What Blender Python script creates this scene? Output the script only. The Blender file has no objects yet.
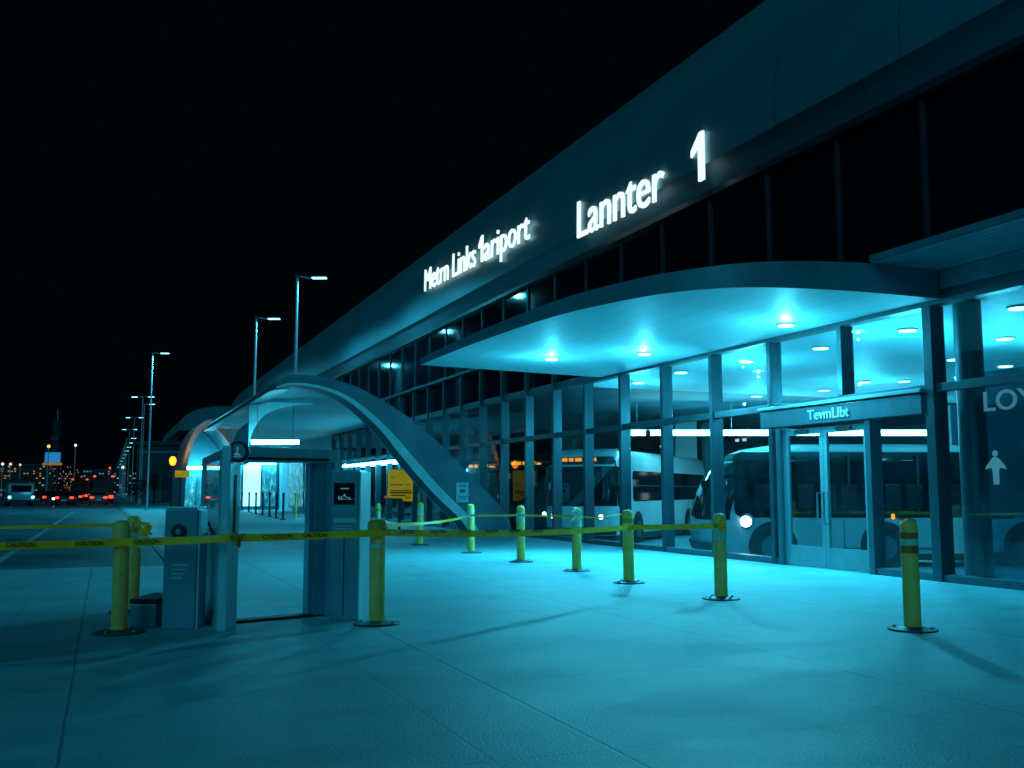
import bpy, bmesh, math, random
from mathutils import Vector, Matrix
R = math.radians
rnd = random.Random(11)
S = bpy.context.scene
COL = S.collection

# ------------------------------------------------------------------ materials
def nn(nt, t, **kw):
    n = nt.nodes.new(t)
    for k, v in kw.items():
        setattr(n, k, v)
    return n

def mat(name, base, rough=0.5, metal=0.0, nscale=0, namt=0.25, bump=0.0, bscale=40, em=None, es=0.0, spec=0.5, stretch=None, rvar=0.0):
    m = bpy.data.materials.new(name); m.use_nodes = True
    nt = m.node_tree; b = nt.nodes['Principled BSDF']
    b.inputs['Base Color'].default_value = (*base, 1)
    b.inputs['Roughness'].default_value = rough
    b.inputs['Metallic'].default_value = metal
    b.inputs['Specular IOR Level'].default_value = spec
    tc = nn(nt, 'ShaderNodeTexCoord')
    src = tc.outputs['Object']
    if stretch:
        mp = nn(nt, 'ShaderNodeMapping'); mp.inputs['Scale'].default_value = stretch
        nt.links.new(src, mp.inputs['Vector']); src = mp.outputs['Vector']
    if nscale:
        n = nn(nt, 'ShaderNodeTexNoise'); n.inputs['Scale'].default_value = nscale; n.inputs['Detail'].default_value = 6; n.inputs['Roughness'].default_value = .65
        nt.links.new(src, n.inputs['Vector'])
        r = nn(nt, 'ShaderNodeMapRange'); r.inputs['From Min'].default_value = .25; r.inputs['From Max'].default_value = .75
        r.inputs['To Min'].default_value = 1 - namt; r.inputs['To Max'].default_value = 1 + namt
        nt.links.new(n.outputs['Fac'], r.inputs['Value'])
        mx = nn(nt, 'ShaderNodeVectorMath', operation='SCALE'); mx.inputs[0].default_value = base
        nt.links.new(r.outputs['Result'], mx.inputs['Scale'])
        nt.links.new(mx.outputs['Vector'], b.inputs['Base Color'])
        if rvar:
            r2 = nn(nt, 'ShaderNodeMapRange'); r2.inputs['From Min'].default_value = .3; r2.inputs['From Max'].default_value = .7
            r2.inputs['To Min'].default_value = max(0.02, rough - rvar); r2.inputs['To Max'].default_value = rough + rvar
            nt.links.new(n.outputs['Fac'], r2.inputs['Value']); nt.links.new(r2.outputs['Result'], b.inputs['Roughness'])
    if bump:
        n2 = nn(nt, 'ShaderNodeTexNoise'); n2.inputs['Scale'].default_value = bscale; n2.inputs['Detail'].default_value = 5
        nt.links.new(src, n2.inputs['Vector'])
        bp = nn(nt, 'ShaderNodeBump'); bp.inputs['Strength'].default_value = bump; bp.inputs['Distance'].default_value = .02
        nt.links.new(n2.outputs['Fac'], bp.inputs['Height']); nt.links.new(bp.outputs['Normal'], b.inputs['Normal'])
    if em:
        b.inputs['Emission Color'].default_value = (*em, 1); b.inputs['Emission Strength'].default_value = es
    return m

def emit(name, col, s):
    m = bpy.data.materials.new(name); m.use_nodes = True
    nt = m.node_tree; nt.nodes.clear()
    o = nn(nt, 'ShaderNodeOutputMaterial'); e = nn(nt, 'ShaderNodeEmission')
    e.inputs['Color'].default_value = (*col, 1); e.inputs['Strength'].default_value = s
    nt.links.new(e.outputs[0], o.inputs[0]); return m

def glass(name, tint, refl=1.0, rough=0.02, dirt=.03):
    m = bpy.data.materials.new(name); m.use_nodes = True
    nt = m.node_tree; nt.nodes.clear()
    o = nn(nt, 'ShaderNodeOutputMaterial')
    tr = nn(nt, 'ShaderNodeBsdfTransparent'); tr.inputs[0].default_value = (*tint, 1)
    gl = nn(nt, 'ShaderNodeBsdfGlossy'); gl.inputs['Roughness'].default_value = rough; gl.inputs['Color'].default_value = (refl, refl, refl, 1)
    df = nn(nt, 'ShaderNodeBsdfDiffuse'); df.inputs['Color'].default_value = (.25, .45, .5, 1)
    lw = nn(nt, 'ShaderNodeLayerWeight'); lw.inputs['Blend'].default_value = .5
    pw = nn(nt, 'ShaderNodeMath', operation='POWER'); pw.inputs[1].default_value = 4.5; nt.links.new(lw.outputs['Facing'], pw.inputs[0])
    fr = nn(nt, 'ShaderNodeMath', operation='MULTIPLY_ADD'); fr.inputs[1].default_value = .8; fr.inputs[2].default_value = .07; nt.links.new(pw.outputs[0], fr.inputs[0])
    mx = nn(nt, 'ShaderNodeMixShader'); mx2 = nn(nt, 'ShaderNodeMixShader')
    tc = nn(nt, 'ShaderNodeTexCoord'); ns = nn(nt, 'ShaderNodeTexNoise'); ns.inputs['Scale'].default_value = 1.3; ns.inputs['Detail'].default_value = 8
    nt.links.new(tc.outputs['Object'], ns.inputs['Vector'])
    mr = nn(nt, 'ShaderNodeMapRange'); mr.inputs['From Min'].default_value = .35; mr.inputs['From Max'].default_value = .8; mr.inputs['To Min'].default_value = 0; mr.inputs['To Max'].default_value = dirt * 2
    nt.links.new(ns.outputs['Fac'], mr.inputs['Value'])
    nt.links.new(mr.outputs['Result'], mx2.inputs['Fac'])
    nt.links.new(tr.outputs[0], mx2.inputs[1]); nt.links.new(df.outputs[0], mx2.inputs[2])
    nt.links.new(fr.outputs[0], mx.inputs['Fac']); nt.links.new(mx2.outputs[0], mx.inputs[1]); nt.links.new(gl.outputs[0], mx.inputs[2])
    nt.links.new(mx.outputs[0], o.inputs[0]); return m

M = {}
M['doorframe'] = mat('door_frame_paint', (.26, .52, .58), .35, .25, 4, .15)
M['frame'] = mat('blue_grey_frame_paint', (.06, .15, .19), .42, .35, 3, .25, stretch=(1, 1, .3))
M['upfin'] = mat('upper_mullion_shade', (.028, .075, .095), .4, .4, 2, .25)  # mullion colour darkened to stand for the weak light up there
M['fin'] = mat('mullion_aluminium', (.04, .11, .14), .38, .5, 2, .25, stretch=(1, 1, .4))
M['dark'] = mat('dark_metal', (.02, .035, .045), .6, .2, 8, .3)
M['darkglass'] = mat('dark_window_glass', (.003, .009, .014), .06, 0, .7, .6, spec=.35)
M['glass'] = glass('clear_glass', (.78, .92, .95))
M['panelglass'] = glass('smoked_sign_glass', (.40, .70, .78), .5, .05, .2)
M['soffit'] = mat('canopy_soffit_panel', (.45, .88, .94), .62, .0, 1.2, .1, stretch=(6, .35, 1))
M['canopy'] = mat('canopy_fascia_paint', (.15, .31, .37), .4, .2, 1.5, .2)
M['wallsoft'] = mat('vault_plaster', (.16, .50, .58), .6, 0, 1.1, .2, .1, 20)
M['arch'] = mat('arch_render', (.09, .22, .28), .5, .1, .9, .3, .12, 14)
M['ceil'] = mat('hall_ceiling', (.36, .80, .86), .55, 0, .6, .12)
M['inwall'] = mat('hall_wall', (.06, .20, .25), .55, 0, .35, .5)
M['column'] = mat('pale_column_paint', (.45, .62, .66), .5, 0, 1, .12)
M['white'] = mat('coach_white_paint', (.60, .82, .86), .24, .05, .8, .08)
M['silver'] = mat('coach_silver_paint', (.34, .56, .62), .3, .15, .8, .12)
M['busglass'] = mat('coach_window_glass', (.004, .012, .018), .05, 0, 1.2, .6, spec=.6)
M['rubber'] = mat('tyre_rubber', (.012, .014, .016), .8, 0, 14, .3)
M['steel'] = mat('brushed_steel', (.40, .50, .54), .3, .8, 9, .2, stretch=(1, 1, 8))
M['yellow'] = mat('yellow_bollard_paint', (.80, .66, .17), .42, 0, 5, .22, .12, 30, em=(.55, .36, .0), es=.012)  # faint glow added to hold the yellow under cyan lamps
M['olive'] = mat('shaded_yellow_paint', (.55, .40, .05), .45, 0, 6, .25, .1, 30, em=(.5, .36, .0), es=.006)  # darker yellow, with a weaker added glow
M['band'] = mat('brown_orange_band', (.55, .17, .03), .5, 0, 8, .3, em=(.5, .2, .0), es=.008)  # band colour also carries a slight added glow
M['wband'] = mat('white_reflective_band', (.62, .78, .62), .35, 0, 8, .15)
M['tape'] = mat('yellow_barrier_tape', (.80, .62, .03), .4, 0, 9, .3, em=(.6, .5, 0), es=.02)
M['ink'] = mat('black_ink', (.01, .012, .008), .6)
M['machine'] = mat('blue_grey_machine_paint', (.18, .36, .46), .42, .2, 3, .22, .05, 60, stretch=(1, 1, .5))
M['machine2'] = mat('pale_gate_paint', (.48, .78, .86), .38, .35, 3, .2, stretch=(1, 1, .4))
M['screen'] = mat('dark_screen', (.006, .010, .016), .12, 0, 22, .8)
M['letter'] = emit('lit_letter_white', (.82, 1.0, 1.0), 1.08)
M['tube'] = emit('tube_light', (.16, .82, 1.0), 34)
M['tube2'] = emit('tube_light_arch', (.10, .76, 1.0), 40)
M['disc'] = emit('downlight_lens', (.2, .86, 1.0), 20)
M['disc_in'] = emit('hall_downlight_lens', (.2, .85, 1.0), 9)
M['lamp'] = emit('street_lamp_lens', (.2, .75, 1.0), 5)
M['lampwhite'] = emit('distant_white_lamp', (.8, .95, 1.0), 3)
M['lampwarm'] = emit('warm_lamp', (1.0, .42, .12), 1.8)
M['orange'] = emit('orange_lamp', (1.0, .17, .01), 6)
M['plate'] = mat('worn_base_plate', (.07, .12, .14), .5, .3, 9, .35)
M['led'] = emit('amber_led_sign', (1.0, .38, .03), 1.1)
M['head'] = emit('headlight_lens', (.7, .97, 1.0), 28)
M['headfar'] = emit('far_headlight_lens', (.75, .93, 1.0), 5)
M['red'] = emit('red_tail_light', (1.0, .05, .02), 3)
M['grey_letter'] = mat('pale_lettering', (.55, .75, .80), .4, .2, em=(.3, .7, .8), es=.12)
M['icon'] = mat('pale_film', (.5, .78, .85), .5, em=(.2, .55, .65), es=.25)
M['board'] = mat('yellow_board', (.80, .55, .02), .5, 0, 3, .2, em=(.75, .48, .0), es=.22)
M['paper'] = mat('pale_paper', (.50, .78, .88), .7, 0, 9, .3)
M['pole'] = mat('galvanised_pole', (.20, .34, .42), .4, .5, 4, .2, em=(.06, .25, .36), es=.12)  # poles carry a faint teal glow of their own as added light
M['bark'] = mat('bark', (.03, .035, .03), .9, 0, 8, .4)
M['leaf'] = mat('dark_foliage', (.03, .055, .05), .7, 0, 4, .5)
M['carblue'] = mat('blue_grey_car_paint', (.30, .50, .56), .3, .3, 2, .2)
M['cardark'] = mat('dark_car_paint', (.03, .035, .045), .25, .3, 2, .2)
M['cargrey'] = mat('grey_car_paint', (.20, .20, .21), .3, .3, 2, .2)
M['far_wall'] = mat('far_building_wall', (.05, .075, .09), .8, 0, .15, .4)
M['bluesign'] = emit('blue_billboard', (.02, .25, .62), .8)
M['orangestrip'] = emit('orange_building_strip', (1.0, .38, .04), .35)  # orange light put into eave and catwalk as a glow, no lamp there
M['asphalt'] = mat('asphalt', (.06, .19, .235), .55, 0, .35, .4, .25, 60, rvar=.2)
M['line'] = mat('worn_road_paint', (.32, .46, .5), .6, 0, 2.5, .5)
M['kerb'] = mat('kerb_concrete', (.16, .27, .31), .7, 0, 3, .3, .1, 40)
M['lane'] = mat('bus_lane_concrete', (.13, .38, .44), .35, 0, .5, .4, .1, 50, rvar=.18)
M['earth'] = mat('ground_far', (.015, .03, .04), .8, 0, .05, .4)

def paving_material():
    m = bpy.data.materials.new('concrete_paving'); m.use_nodes = True
    nt = m.node_tree; b = nt.nodes['Principled BSDF']; L = nt.links
    tc = nn(nt, 'ShaderNodeTexCoord'); sp = nn(nt, 'ShaderNodeSeparateXYZ'); L.new(tc.outputs['Object'], sp.inputs[0])
    def math_(op, a, v=None, c=None):
        n = nn(nt, 'ShaderNodeMath', operation=op)
        if hasattr(a, 'links'): L.new(a, n.inputs[0])
        else: n.inputs[0].default_value = a
        if v is not None:
            if hasattr(v, 'links'): L.new(v, n.inputs[1])
            else: n.inputs[1].default_value = v
        return n.outputs[0]
    wob = nn(nt, 'ShaderNodeTexNoise'); wob.inputs['Scale'].default_value = 2.2; wob.inputs['Detail'].default_value = 6; L.new(tc.outputs['Object'], wob.inputs['Vector'])
    wv = math_('MULTIPLY', math_('SUBTRACT', wob.outputs['Fac'], .5), .012)
    X = math_('ADD', sp.outputs['X'], wv); Y = math_('ADD', sp.outputs['Y'], wv)
    def joint(v, off, period, width):
        a = math_('ADD', math_('SUBTRACT', v, off), 200 * period)
        f = math_('ABSOLUTE', math_('SUBTRACT', math_('MODULO', a, period), period / 2))
        d = math_('SUBTRACT', period / 2, f)                # distance to the joint
        r = nn(nt, 'ShaderNodeMapRange'); r.clamp = True
        r.inputs['From Min'].default_value = 0; r.inputs['From Max'].default_value = width; r.inputs['To Min'].default_value = 1; r.inputs['To Max'].default_value = 0
        L.new(d, r.inputs['Value']); return r.outputs['Result']
    j1 = joint(X, 2.72, 2.9, .016); j2 = joint(Y, 5.2, 2.1, .011); j3 = joint(X, 2.0, 2.9, .010)
    j = math_('MAXIMUM', j1, math_('MAXIMUM', math_('MULTIPLY', j2, .5), math_('MULTIPLY', j3, .6)))
    # tone differs from slab to slab
    cell = nn(nt, 'ShaderNodeTexWhiteNoise', noise_dimensions='2D'); cb = nn(nt, 'ShaderNodeCombineXYZ')
    L.new(math_('FLOOR', math_('DIVIDE', math_('SUBTRACT', X, 2.72), 2.9)), cb.inputs[0]); L.new(math_('FLOOR', math_('DIVIDE', math_('SUBTRACT', Y, 5.2), 2.1)), cb.inputs[1])
    L.new(cb.outputs[0], cell.inputs['Vector'])
    n1 = nn(nt, 'ShaderNodeTexNoise'); n1.inputs['Scale'].default_value = .55; n1.inputs['Detail'].default_value = 9; n1.inputs['Roughness'].default_value = .7
    mp = nn(nt, 'ShaderNodeMapping'); mp.inputs['Scale'].default_value = (1.0, 2.0, 1); mp.inputs['Rotation'].default_value = (0, 0, R(22)); L.new(tc.outputs['Object'], mp.inputs[0]); L.new(mp.outputs[0], n1.inputs['Vector'])
    n2 = nn(nt, 'ShaderNodeTexNoise'); n2.inputs['Scale'].default_value = 55; n2.inputs['Detail'].default_value = 4; L.new(tc.outputs['Object'], n2.inputs['Vector'])
    v = math_('ADD', math_('MULTIPLY', n1.outputs['Fac'], .95), math_('ADD', math_('MULTIPLY', n2.outputs['Fac'], 1.0), math_('MULTIPLY', cell.outputs['Value'], .10)))
    v = math_('ADD', v, -.03)
    n3 = nn(nt, 'ShaderNodeTexNoise'); n3.inputs['Scale'].default_value = 1.1; n3.inputs['Detail'].default_value = 3; n3.inputs['Roughness'].default_value = .55; L.new(tc.outputs['Object'], n3.inputs['Vector'])
    st = nn(nt, 'ShaderNodeMapRange'); st.inputs['From Min'].default_value = .62; st.inputs['From Max'].default_value = .72; st.inputs['To Min'].default_value = 1; st.inputs['To Max'].default_value = .8; L.new(n3.outputs['Fac'], st.inputs['Value'])
    v = math_('MULTIPLY', v, st.outputs['Result'])
    gum = nn(nt, 'ShaderNodeTexVoronoi'); gum.inputs['Scale'].default_value = 1.7; L.new(tc.outputs['Object'], gum.inputs['Vector'])
    gm = nn(nt, 'ShaderNodeMapRange'); gm.inputs['From Min'].default_value = .025; gm.inputs['From Max'].default_value = .04; gm.inputs['To Min'].default_value = .72; gm.inputs['To Max'].default_value = 1; L.new(gum.outputs['Distance'], gm.inputs['Value'])
    v = math_('MULTIPLY', v, gm.outputs['Result'])
    v = math_('MULTIPLY', v, math_('SUBTRACT', 1.0, math_('MULTIPLY', j, .62)))
    sc = nn(nt, 'ShaderNodeVectorMath', operation='SCALE'); sc.inputs[0].default_value = (.18, .50, .57); L.new(v, sc.inputs['Scale'])
    L.new(sc.outputs[0], b.inputs['Base Color'])
    rr = nn(nt, 'ShaderNodeMapRange'); rr.inputs['From Min'].default_value = .3; rr.inputs['From Max'].default_value = .7; rr.inputs['To Min'].default_value = .50; rr.inputs['To Max'].default_value = .66
    L.new(n1.outputs['Fac'], rr.inputs['Value']); L.new(rr.outputs['Result'], b.inputs['Roughness'])
    bp = nn(nt, 'ShaderNodeBump'); bp.inputs['Strength'].default_value = .6; bp.inputs['Distance'].default_value = .012
    L.new(math_('SUBTRACT', math_('MULTIPLY', n2.outputs['Fac'], .8), math_('MULTIPLY', j, .3)), bp.inputs['Height']); L.new(bp.outputs['Normal'], b.inputs['Normal'])
    return m
M['paving'] = paving_material()

def seam_material(name, base, rough, metal, period, off=0.0, amt=.45):
    m = mat(name, base, rough, metal, .5, .22, stretch=(1, .25, 1))
    nt = m.node_tree; b = nt.nodes['Principled BSDF']; L = nt.links
    src = b.inputs['Base Color'].links[0].from_socket
    tc = nn(nt, 'ShaderNodeTexCoord'); sp = nn(nt, 'ShaderNodeSeparateXYZ'); L.new(tc.outputs['Object'], sp.inputs[0])
    a = nn(nt, 'ShaderNodeMath', operation='ADD'); a.inputs[1].default_value = 100 * period - off; L.new(sp.outputs['Y'], a.inputs[0])
    mo = nn(nt, 'ShaderNodeMath', operation='MODULO'); mo.inputs[1].default_value = period; L.new(a.outputs[0], mo.inputs[0])
    lt = nn(nt, 'ShaderNodeMath', operation='LESS_THAN'); lt.inputs[1].default_value = .025; L.new(mo.outputs[0], lt.inputs[0])
    k = nn(nt, 'ShaderNodeMath', operation='MULTIPLY'); k.inputs[1].default_value = -amt; L.new(lt.outputs[0], k.inputs[0])
    k2 = nn(nt, 'ShaderNodeMath', operation='ADD'); k2.inputs[1].default_value = 1; L.new(k.outputs[0], k2.inputs[0])
    sc = nn(nt, 'ShaderNodeVectorMath', operation='SCALE'); L.new(src, sc.inputs[0]); L.new(k2.outputs[0], sc.inputs['Scale']); L.new(sc.outputs[0], b.inputs['Base Color'])
    return m
M['roof'] = seam_material('roof_metal_panels', (.15, .40, .47), .45, .4, 3.4)
M['fascia'] = seam_material('fascia_panels', (.10, .21, .26), .45, .2, 4.2, 1.1)

def lit_windows(name, wall, cols, sx, sz, thresh, s):
    """a far wall with small lit windows"""
    m = bpy.data.materials.new(name); m.use_nodes = True
    nt = m.node_tree; b = nt.nodes['Principled BSDF']; L = nt.links
    b.inputs['Base Color'].default_value = (*wall, 1); b.inputs['Roughness'].default_value = .7
    tc = nn(nt, 'ShaderNodeTexCoord'); sp = nn(nt, 'ShaderNodeSeparateXYZ'); L.new(tc.outputs['Object'], sp.inputs[0])
    add = nn(nt, 'ShaderNodeMath', operation='ADD'); L.new(sp.outputs['X'], add.inputs[0]); L.new(sp.outputs['Y'], add.inputs[1])
    def cellf(sock, s_):
        d = nn(nt, 'ShaderNodeMath', operation='DIVIDE'); d.inputs[1].default_value = s_; L.new(sock, d.inputs[0])
        f = nn(nt, 'ShaderNodeMath', operation='FLOOR'); L.new(d.outputs[0], f.inputs[0])
        fr = nn(nt, 'ShaderNodeMath', operation='FRACT'); L.new(d.outputs[0], fr.inputs[0])
        c = nn(nt, 'ShaderNodeMath', operation='COMPARE'); c.inputs[1].default_value = .5; c.inputs[2].default_value = .28; L.new(fr.outputs[0], c.inputs[0])
        return f.outputs[0], c.outputs[0]
    fx, mx = cellf(add.outputs[0], sx); fz, mz = cellf(sp.outputs['Z'], sz)
    cb = nn(nt, 'ShaderNodeCombineXYZ'); L.new(fx, cb.inputs[0]); L.new(fz, cb.inputs[1])
    wn = nn(nt, 'ShaderNodeTexWhiteNoise', noise_dimensions='2D'); L.new(cb.outputs[0], wn.inputs['Vector'])
    gt = nn(nt, 'ShaderNodeMath', operation='GREATER_THAN'); gt.inputs[1].default_value = thresh; L.new(wn.outputs['Value'], gt.inputs[0])
    p = nn(nt, 'ShaderNodeMath', operation='MULTIPLY'); L.new(mx, p.inputs[0]); L.new(mz, p.inputs[1])
    p2 = nn(nt, 'ShaderNodeMath', operation='MULTIPLY'); L.new(p.outputs[0], p2.inputs[0]); L.new(gt.outputs[0], p2.inputs[1])
    rp = nn(nt, 'ShaderNodeValToRGB'); L.new(wn.outputs['Color'], rp.inputs['Fac'])
    rp.color_ramp.interpolation = 'CONSTANT'
    for i, c in enumerate(cols):
        e = rp.color_ramp.elements[i] if i < 2 else rp.color_ramp.elements.new(i / len(cols))
        e.position = i / len(cols); e.color = (*c, 1)
    L.new(rp.outputs['Color'], b.inputs['Emission Color'])
    st = nn(nt, 'ShaderNodeMath', operation='MULTIPLY'); st.inputs[1].default_value = s; L.new(p2.outputs[0], st.inputs[0]); L.new(st.outputs[0], b.inputs['Emission Strength'])
    return m
CY = (.35, .85, 1.0); WM = (1.0, .5, .15); WH = (.85, .95, 1.0); BL = (.1, .45, .9)
M['city'] = lit_windows('city_wall_lights', (.02, .03, .04), (WM, CY, WH, BL), 1.0, .75, .80, .3)
M['cityw'] = lit_windows('city_wall_warm', (.03, .025, .02), (WM, WM, WH, WM), .95, .7, .76, .32)
def shop_material():
    m = bpy.data.materials.new('shop_display'); m.use_nodes = True
    nt = m.node_tree; b = nt.nodes['Principled BSDF']; L = nt.links
    b.inputs['Base Color'].default_value = (.04, .2, .25, 1)
    tc = nn(nt, 'ShaderNodeTexCoord'); mp = nn(nt, 'ShaderNodeMapping'); mp.inputs['Scale'].default_value = (5.5, 5.5, 2.2); L.new(tc.outputs['Object'], mp.inputs[0])
    n = nn(nt, 'ShaderNodeTexNoise'); n.inputs['Scale'].default_value = 1.0; n.inputs['Detail'].default_value = 9; n.inputs['Roughness'].default_value = .75; L.new(mp.outputs[0], n.inputs['Vector'])
    v = nn(nt, 'ShaderNodeTexVoronoi'); v.inputs['Scale'].default_value = .8; L.new(mp.outputs[0], v.inputs['Vector'])
    r = nn(nt, 'ShaderNodeValToRGB'); L.new(n.outputs['Fac'], r.inputs['Fac'])
    for e, (p, c) in zip([r.color_ramp.elements[0], r.color_ramp.elements[1], r.color_ramp.elements.new(.55), r.color_ramp.elements.new(.66)], [(.3, (0, .02, .035)), (.9, (.9, 1, 1)), (.5, (.0, .16, .22)), (.62, (.15, .75, .85))]):
        e.position = p; e.color = (*c, 1)
    mx = nn(nt, 'ShaderNodeVectorMath', operation='MULTIPLY'); L.new(r.outputs[0], mx.inputs[0])
    r2 = nn(nt, 'ShaderNodeMapRange'); r2.inputs['From Max'].default_value = .8; r2.inputs['To Min'].default_value = 1.7; r2.inputs['To Max'].default_value = .3; L.new(v.outputs['Distance'], r2.inputs['Value'])
    cb = nn(nt, 'ShaderNodeCombineXYZ')
    for k in range(3): L.new(r2.outputs[0], cb.inputs[k])
    L.new(cb.outputs[0], mx.inputs[1]); L.new(mx.outputs[0], b.inputs['Emission Color']); b.inputs['Emission Strength'].default_value = 1.0
    return m
M['shop'] = shop_material()
M['hallback'] = lit_windows('hall_back_wall', (.05, .17, .22), (CY, WH, CY, WM), .75, .85, .93, .8)
M['curtain'] = mat('lit_curtain', (.6, .8, .85), .7, 0, 4, .5, em=(.35, .9, 1.0), es=1.4, stretch=(6, 6, .3))

# ------------------------------------------------------------------ mesh helpers
class MB:
    def __init__(s): s.bm = bmesh.new()
    def box(s, x0, x1, y0, y1, z0, z1, mtx=None):
        vs = [Vector((x, y, z)) for z in (z0, z1) for y in (y0, y1) for x in (x0, x1)]
        if mtx: vs = [mtx @ v for v in vs]
        v = [s.bm.verts.new(p) for p in vs]
        for f in ((0, 2, 3, 1), (4, 5, 7, 6), (0, 1, 5, 4), (2, 6, 7, 3), (0, 4, 6, 2), (1, 3, 7, 5)):
            s.bm.faces.new([v[i] for i in f])
        return s
    def tube(s, pts, rad, n=12, cap=True):
        pts = [Vector(p) for p in pts]
        if not hasattr(rad, '__len__'): rad = [rad] * len(pts)
        rings = []
        for i, p in enumerate(pts):
            d = (pts[min(i + 1, len(pts) - 1)] - pts[max(i - 1, 0)]).normalized()
            a = d.cross(Vector((0, 0, 1)) if abs(d.z) < .9 else Vector((1, 0, 0))).normalized(); b = d.cross(a)
            rings.append([s.bm.verts.new(p + (a * math.cos(t) + b * math.sin(t)) * rad[i]) for t in [2 * math.pi * k / n for k in range(n)]])
        for r0, r1 in zip(rings, rings[1:]):
            for k in range(n): s.bm.faces.new((r0[k], r0[(k + 1) % n], r1[(k + 1) % n], r1[k]))
        if cap:
            s.bm.faces.new(rings[0][::-1]); s.bm.faces.new(rings[-1])
        return s
    def lathe(s, prof, n=24, o=(0, 0, 0), axis='z'):
        o = Vector(o); rings = []
        for r, h in prof:
            ring = []
            for k in range(n):
                t = 2 * math.pi * k / n
                p = Vector((r * math.cos(t), r * math.sin(t), h))
                if axis == 'y': p = Vector((p.x, p.z, p.y))
                if axis == 'x': p = Vector((p.z, p.x, p.y))
                ring.append(s.bm.verts.new(o + p))
            rings.append(ring)
        for r0, r1 in zip(rings, rings[1:]):
            for k in range(n): s.bm.faces.new((r0[k], r0[(k + 1) % n], r1[(k + 1) % n], r1[k]))
        s.bm.faces.new(rings[0][::-1]); s.bm.faces.new(rings[-1])
        return s
    def prism(s, poly, a0, a1, axis='y'):
        def P(u, v, a): return {'y': (u, a, v), 'x': (a, u, v), 'z': (u, v, a)}[axis]
        A = [s.bm.verts.new(P(u, v, a0)) for u, v in poly]; B = [s.bm.verts.new(P(u, v, a1)) for u, v in poly]
        s.bm.faces.new(A); s.bm.faces.new(B[::-1]); n = len(poly)
        for k in range(n): s.bm.faces.new((A[k], B[k], B[(k + 1) % n], A[(k + 1) % n]))
        return s
    def strip(s, A, B):
        a = [s.bm.verts.new(p) for p in A]; b = [s.bm.verts.new(p) for p in B]
        for k in range(len(A) - 1): s.bm.faces.new((a[k], a[k + 1], b[k + 1], b[k]))
        return s
    def grid(s, rows, closed=False):
        V = [[s.bm.verts.new(p) for p in r] for r in rows]
        for r0, r1 in zip(V, V[1:]):
            m = len(r0)
            for k in range(m if closed else m - 1): s.bm.faces.new((r0[k], r0[(k + 1) % m], r1[(k + 1) % m], r1[k]))
        return V
    def face(s, pts):
        s.bm.faces.new([s.bm.verts.new(p) for p in pts]); return s
    def build(s, name, m, parent=None, smooth=False, bevel=0.0, seg=2, world=False, angle=38):
        bmesh.ops.remove_doubles(s.bm, verts=s.bm.verts, dist=1e-5)
        bmesh.ops.recalc_face_normals(s.bm, faces=s.bm.faces)
        if bevel:
            ed = [e for e in s.bm.edges if len(e.link_faces) == 2 and e.calc_face_angle(0) > .5]
            if ed: bmesh.ops.bevel(s.bm, geom=ed, offset=bevel, segments=seg, profile=.6, affect='EDGES', clamp_overlap=True)
        if world and parent is not None:
            off = Vector((0, 0, 0)); p = parent
            while p: off += p.location; p = p.parent
            bmesh.ops.translate(s.bm, verts=s.bm.verts, vec=-off)
        me = bpy.data.meshes.new(name); s.bm.to_mesh(me); s.bm.free()
        if smooth:
            for f in me.polygons: f.use_smooth = True
            try: me.set_sharp_from_angle(angle=R(angle))
            except Exception: pass
        me.materials.append(M[m] if isinstance(m, str) else m)
        o = bpy.data.objects.new(name, me); COL.objects.link(o)
        if parent: o.parent = parent
        return o

def tag(o, label, cat, group=None):
    o['label'] = label; o['category'] = cat
    if group: o['group'] = group
    return o
def thing(name, label, cat, loc=(0, 0, 0), rz=0.0, group=None):
    o = bpy.data.objects.new(name, None); o.empty_display_size = .2; COL.objects.link(o)
    o.location = loc; o.rotation_euler = (0, 0, rz)
    return tag(o, label, cat, group)
def struct(o): o['kind'] = 'structure'; return o
def copy_tree(o, parent=None):
    c = o.copy(); COL.objects.link(c); c.parent = parent
    for ch in list(o.children): copy_tree(ch, c)
    return c
def text_mesh(body, size, bold=0.0, extrude=.01, align='LEFT', space=1.0, xs=1.0):
    cu = bpy.data.curves.new('lettering', 'FONT'); cu.body = body; cu.size = size; cu.offset = bold; cu.extrude = extrude
    cu.align_x = align; cu.space_character = space
    o = bpy.data.objects.new('lettering', cu); COL.objects.link(o)
    bpy.context.view_layer.update()
    me = bpy.data.meshes.new_from_object(o.evaluated_get(bpy.context.evaluated_depsgraph_get()))
    bpy.data.objects.remove(o)
    if xs != 1.0: me.transform(Matrix.Diagonal((xs, 1, 1, 1)))
    return me
def text_obj(name, body, size, m, mtx, parent=None, width=None, **kw):
    me = text_mesh(body, size, **kw)
    if width:
        xs = [v.co.x for v in me.vertices]; k = width / (max(xs) - min(xs)); x0 = min(xs)
        for v in me.vertices: v.co.x = (v.co.x - x0) * k
    off = Vector((0, 0, 0)); p = parent
    while p: off += p.location; p = p.parent
    me.transform(Matrix.Translation(-off) @ mtx)
    me.materials.clear(); me.materials.append(M[m])
    o = bpy.data.objects.new(name, me); COL.objects.link(o); o.parent = parent
    return o
def facing_west(x, y, z, tilt=0.0):      # text on a wall that faces -X, reading towards -Y
    return Matrix.Translation((x, y, z)) @ Matrix.Rotation(tilt, 4, 'X') @ Matrix(((0, 0, -1, 0), (-1, 0, 0, 0), (0, 1, 0, 0), (0, 0, 0, 1)))
def facing_south(x, y, z):               # text on a wall that faces -Y
    return Matrix.Translation((x, y, z)) @ Matrix(((1, 0, 0, 0), (0, 0, -1, 0), (0, 1, 0, 0), (0, 0, 0, 1)))
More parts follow.
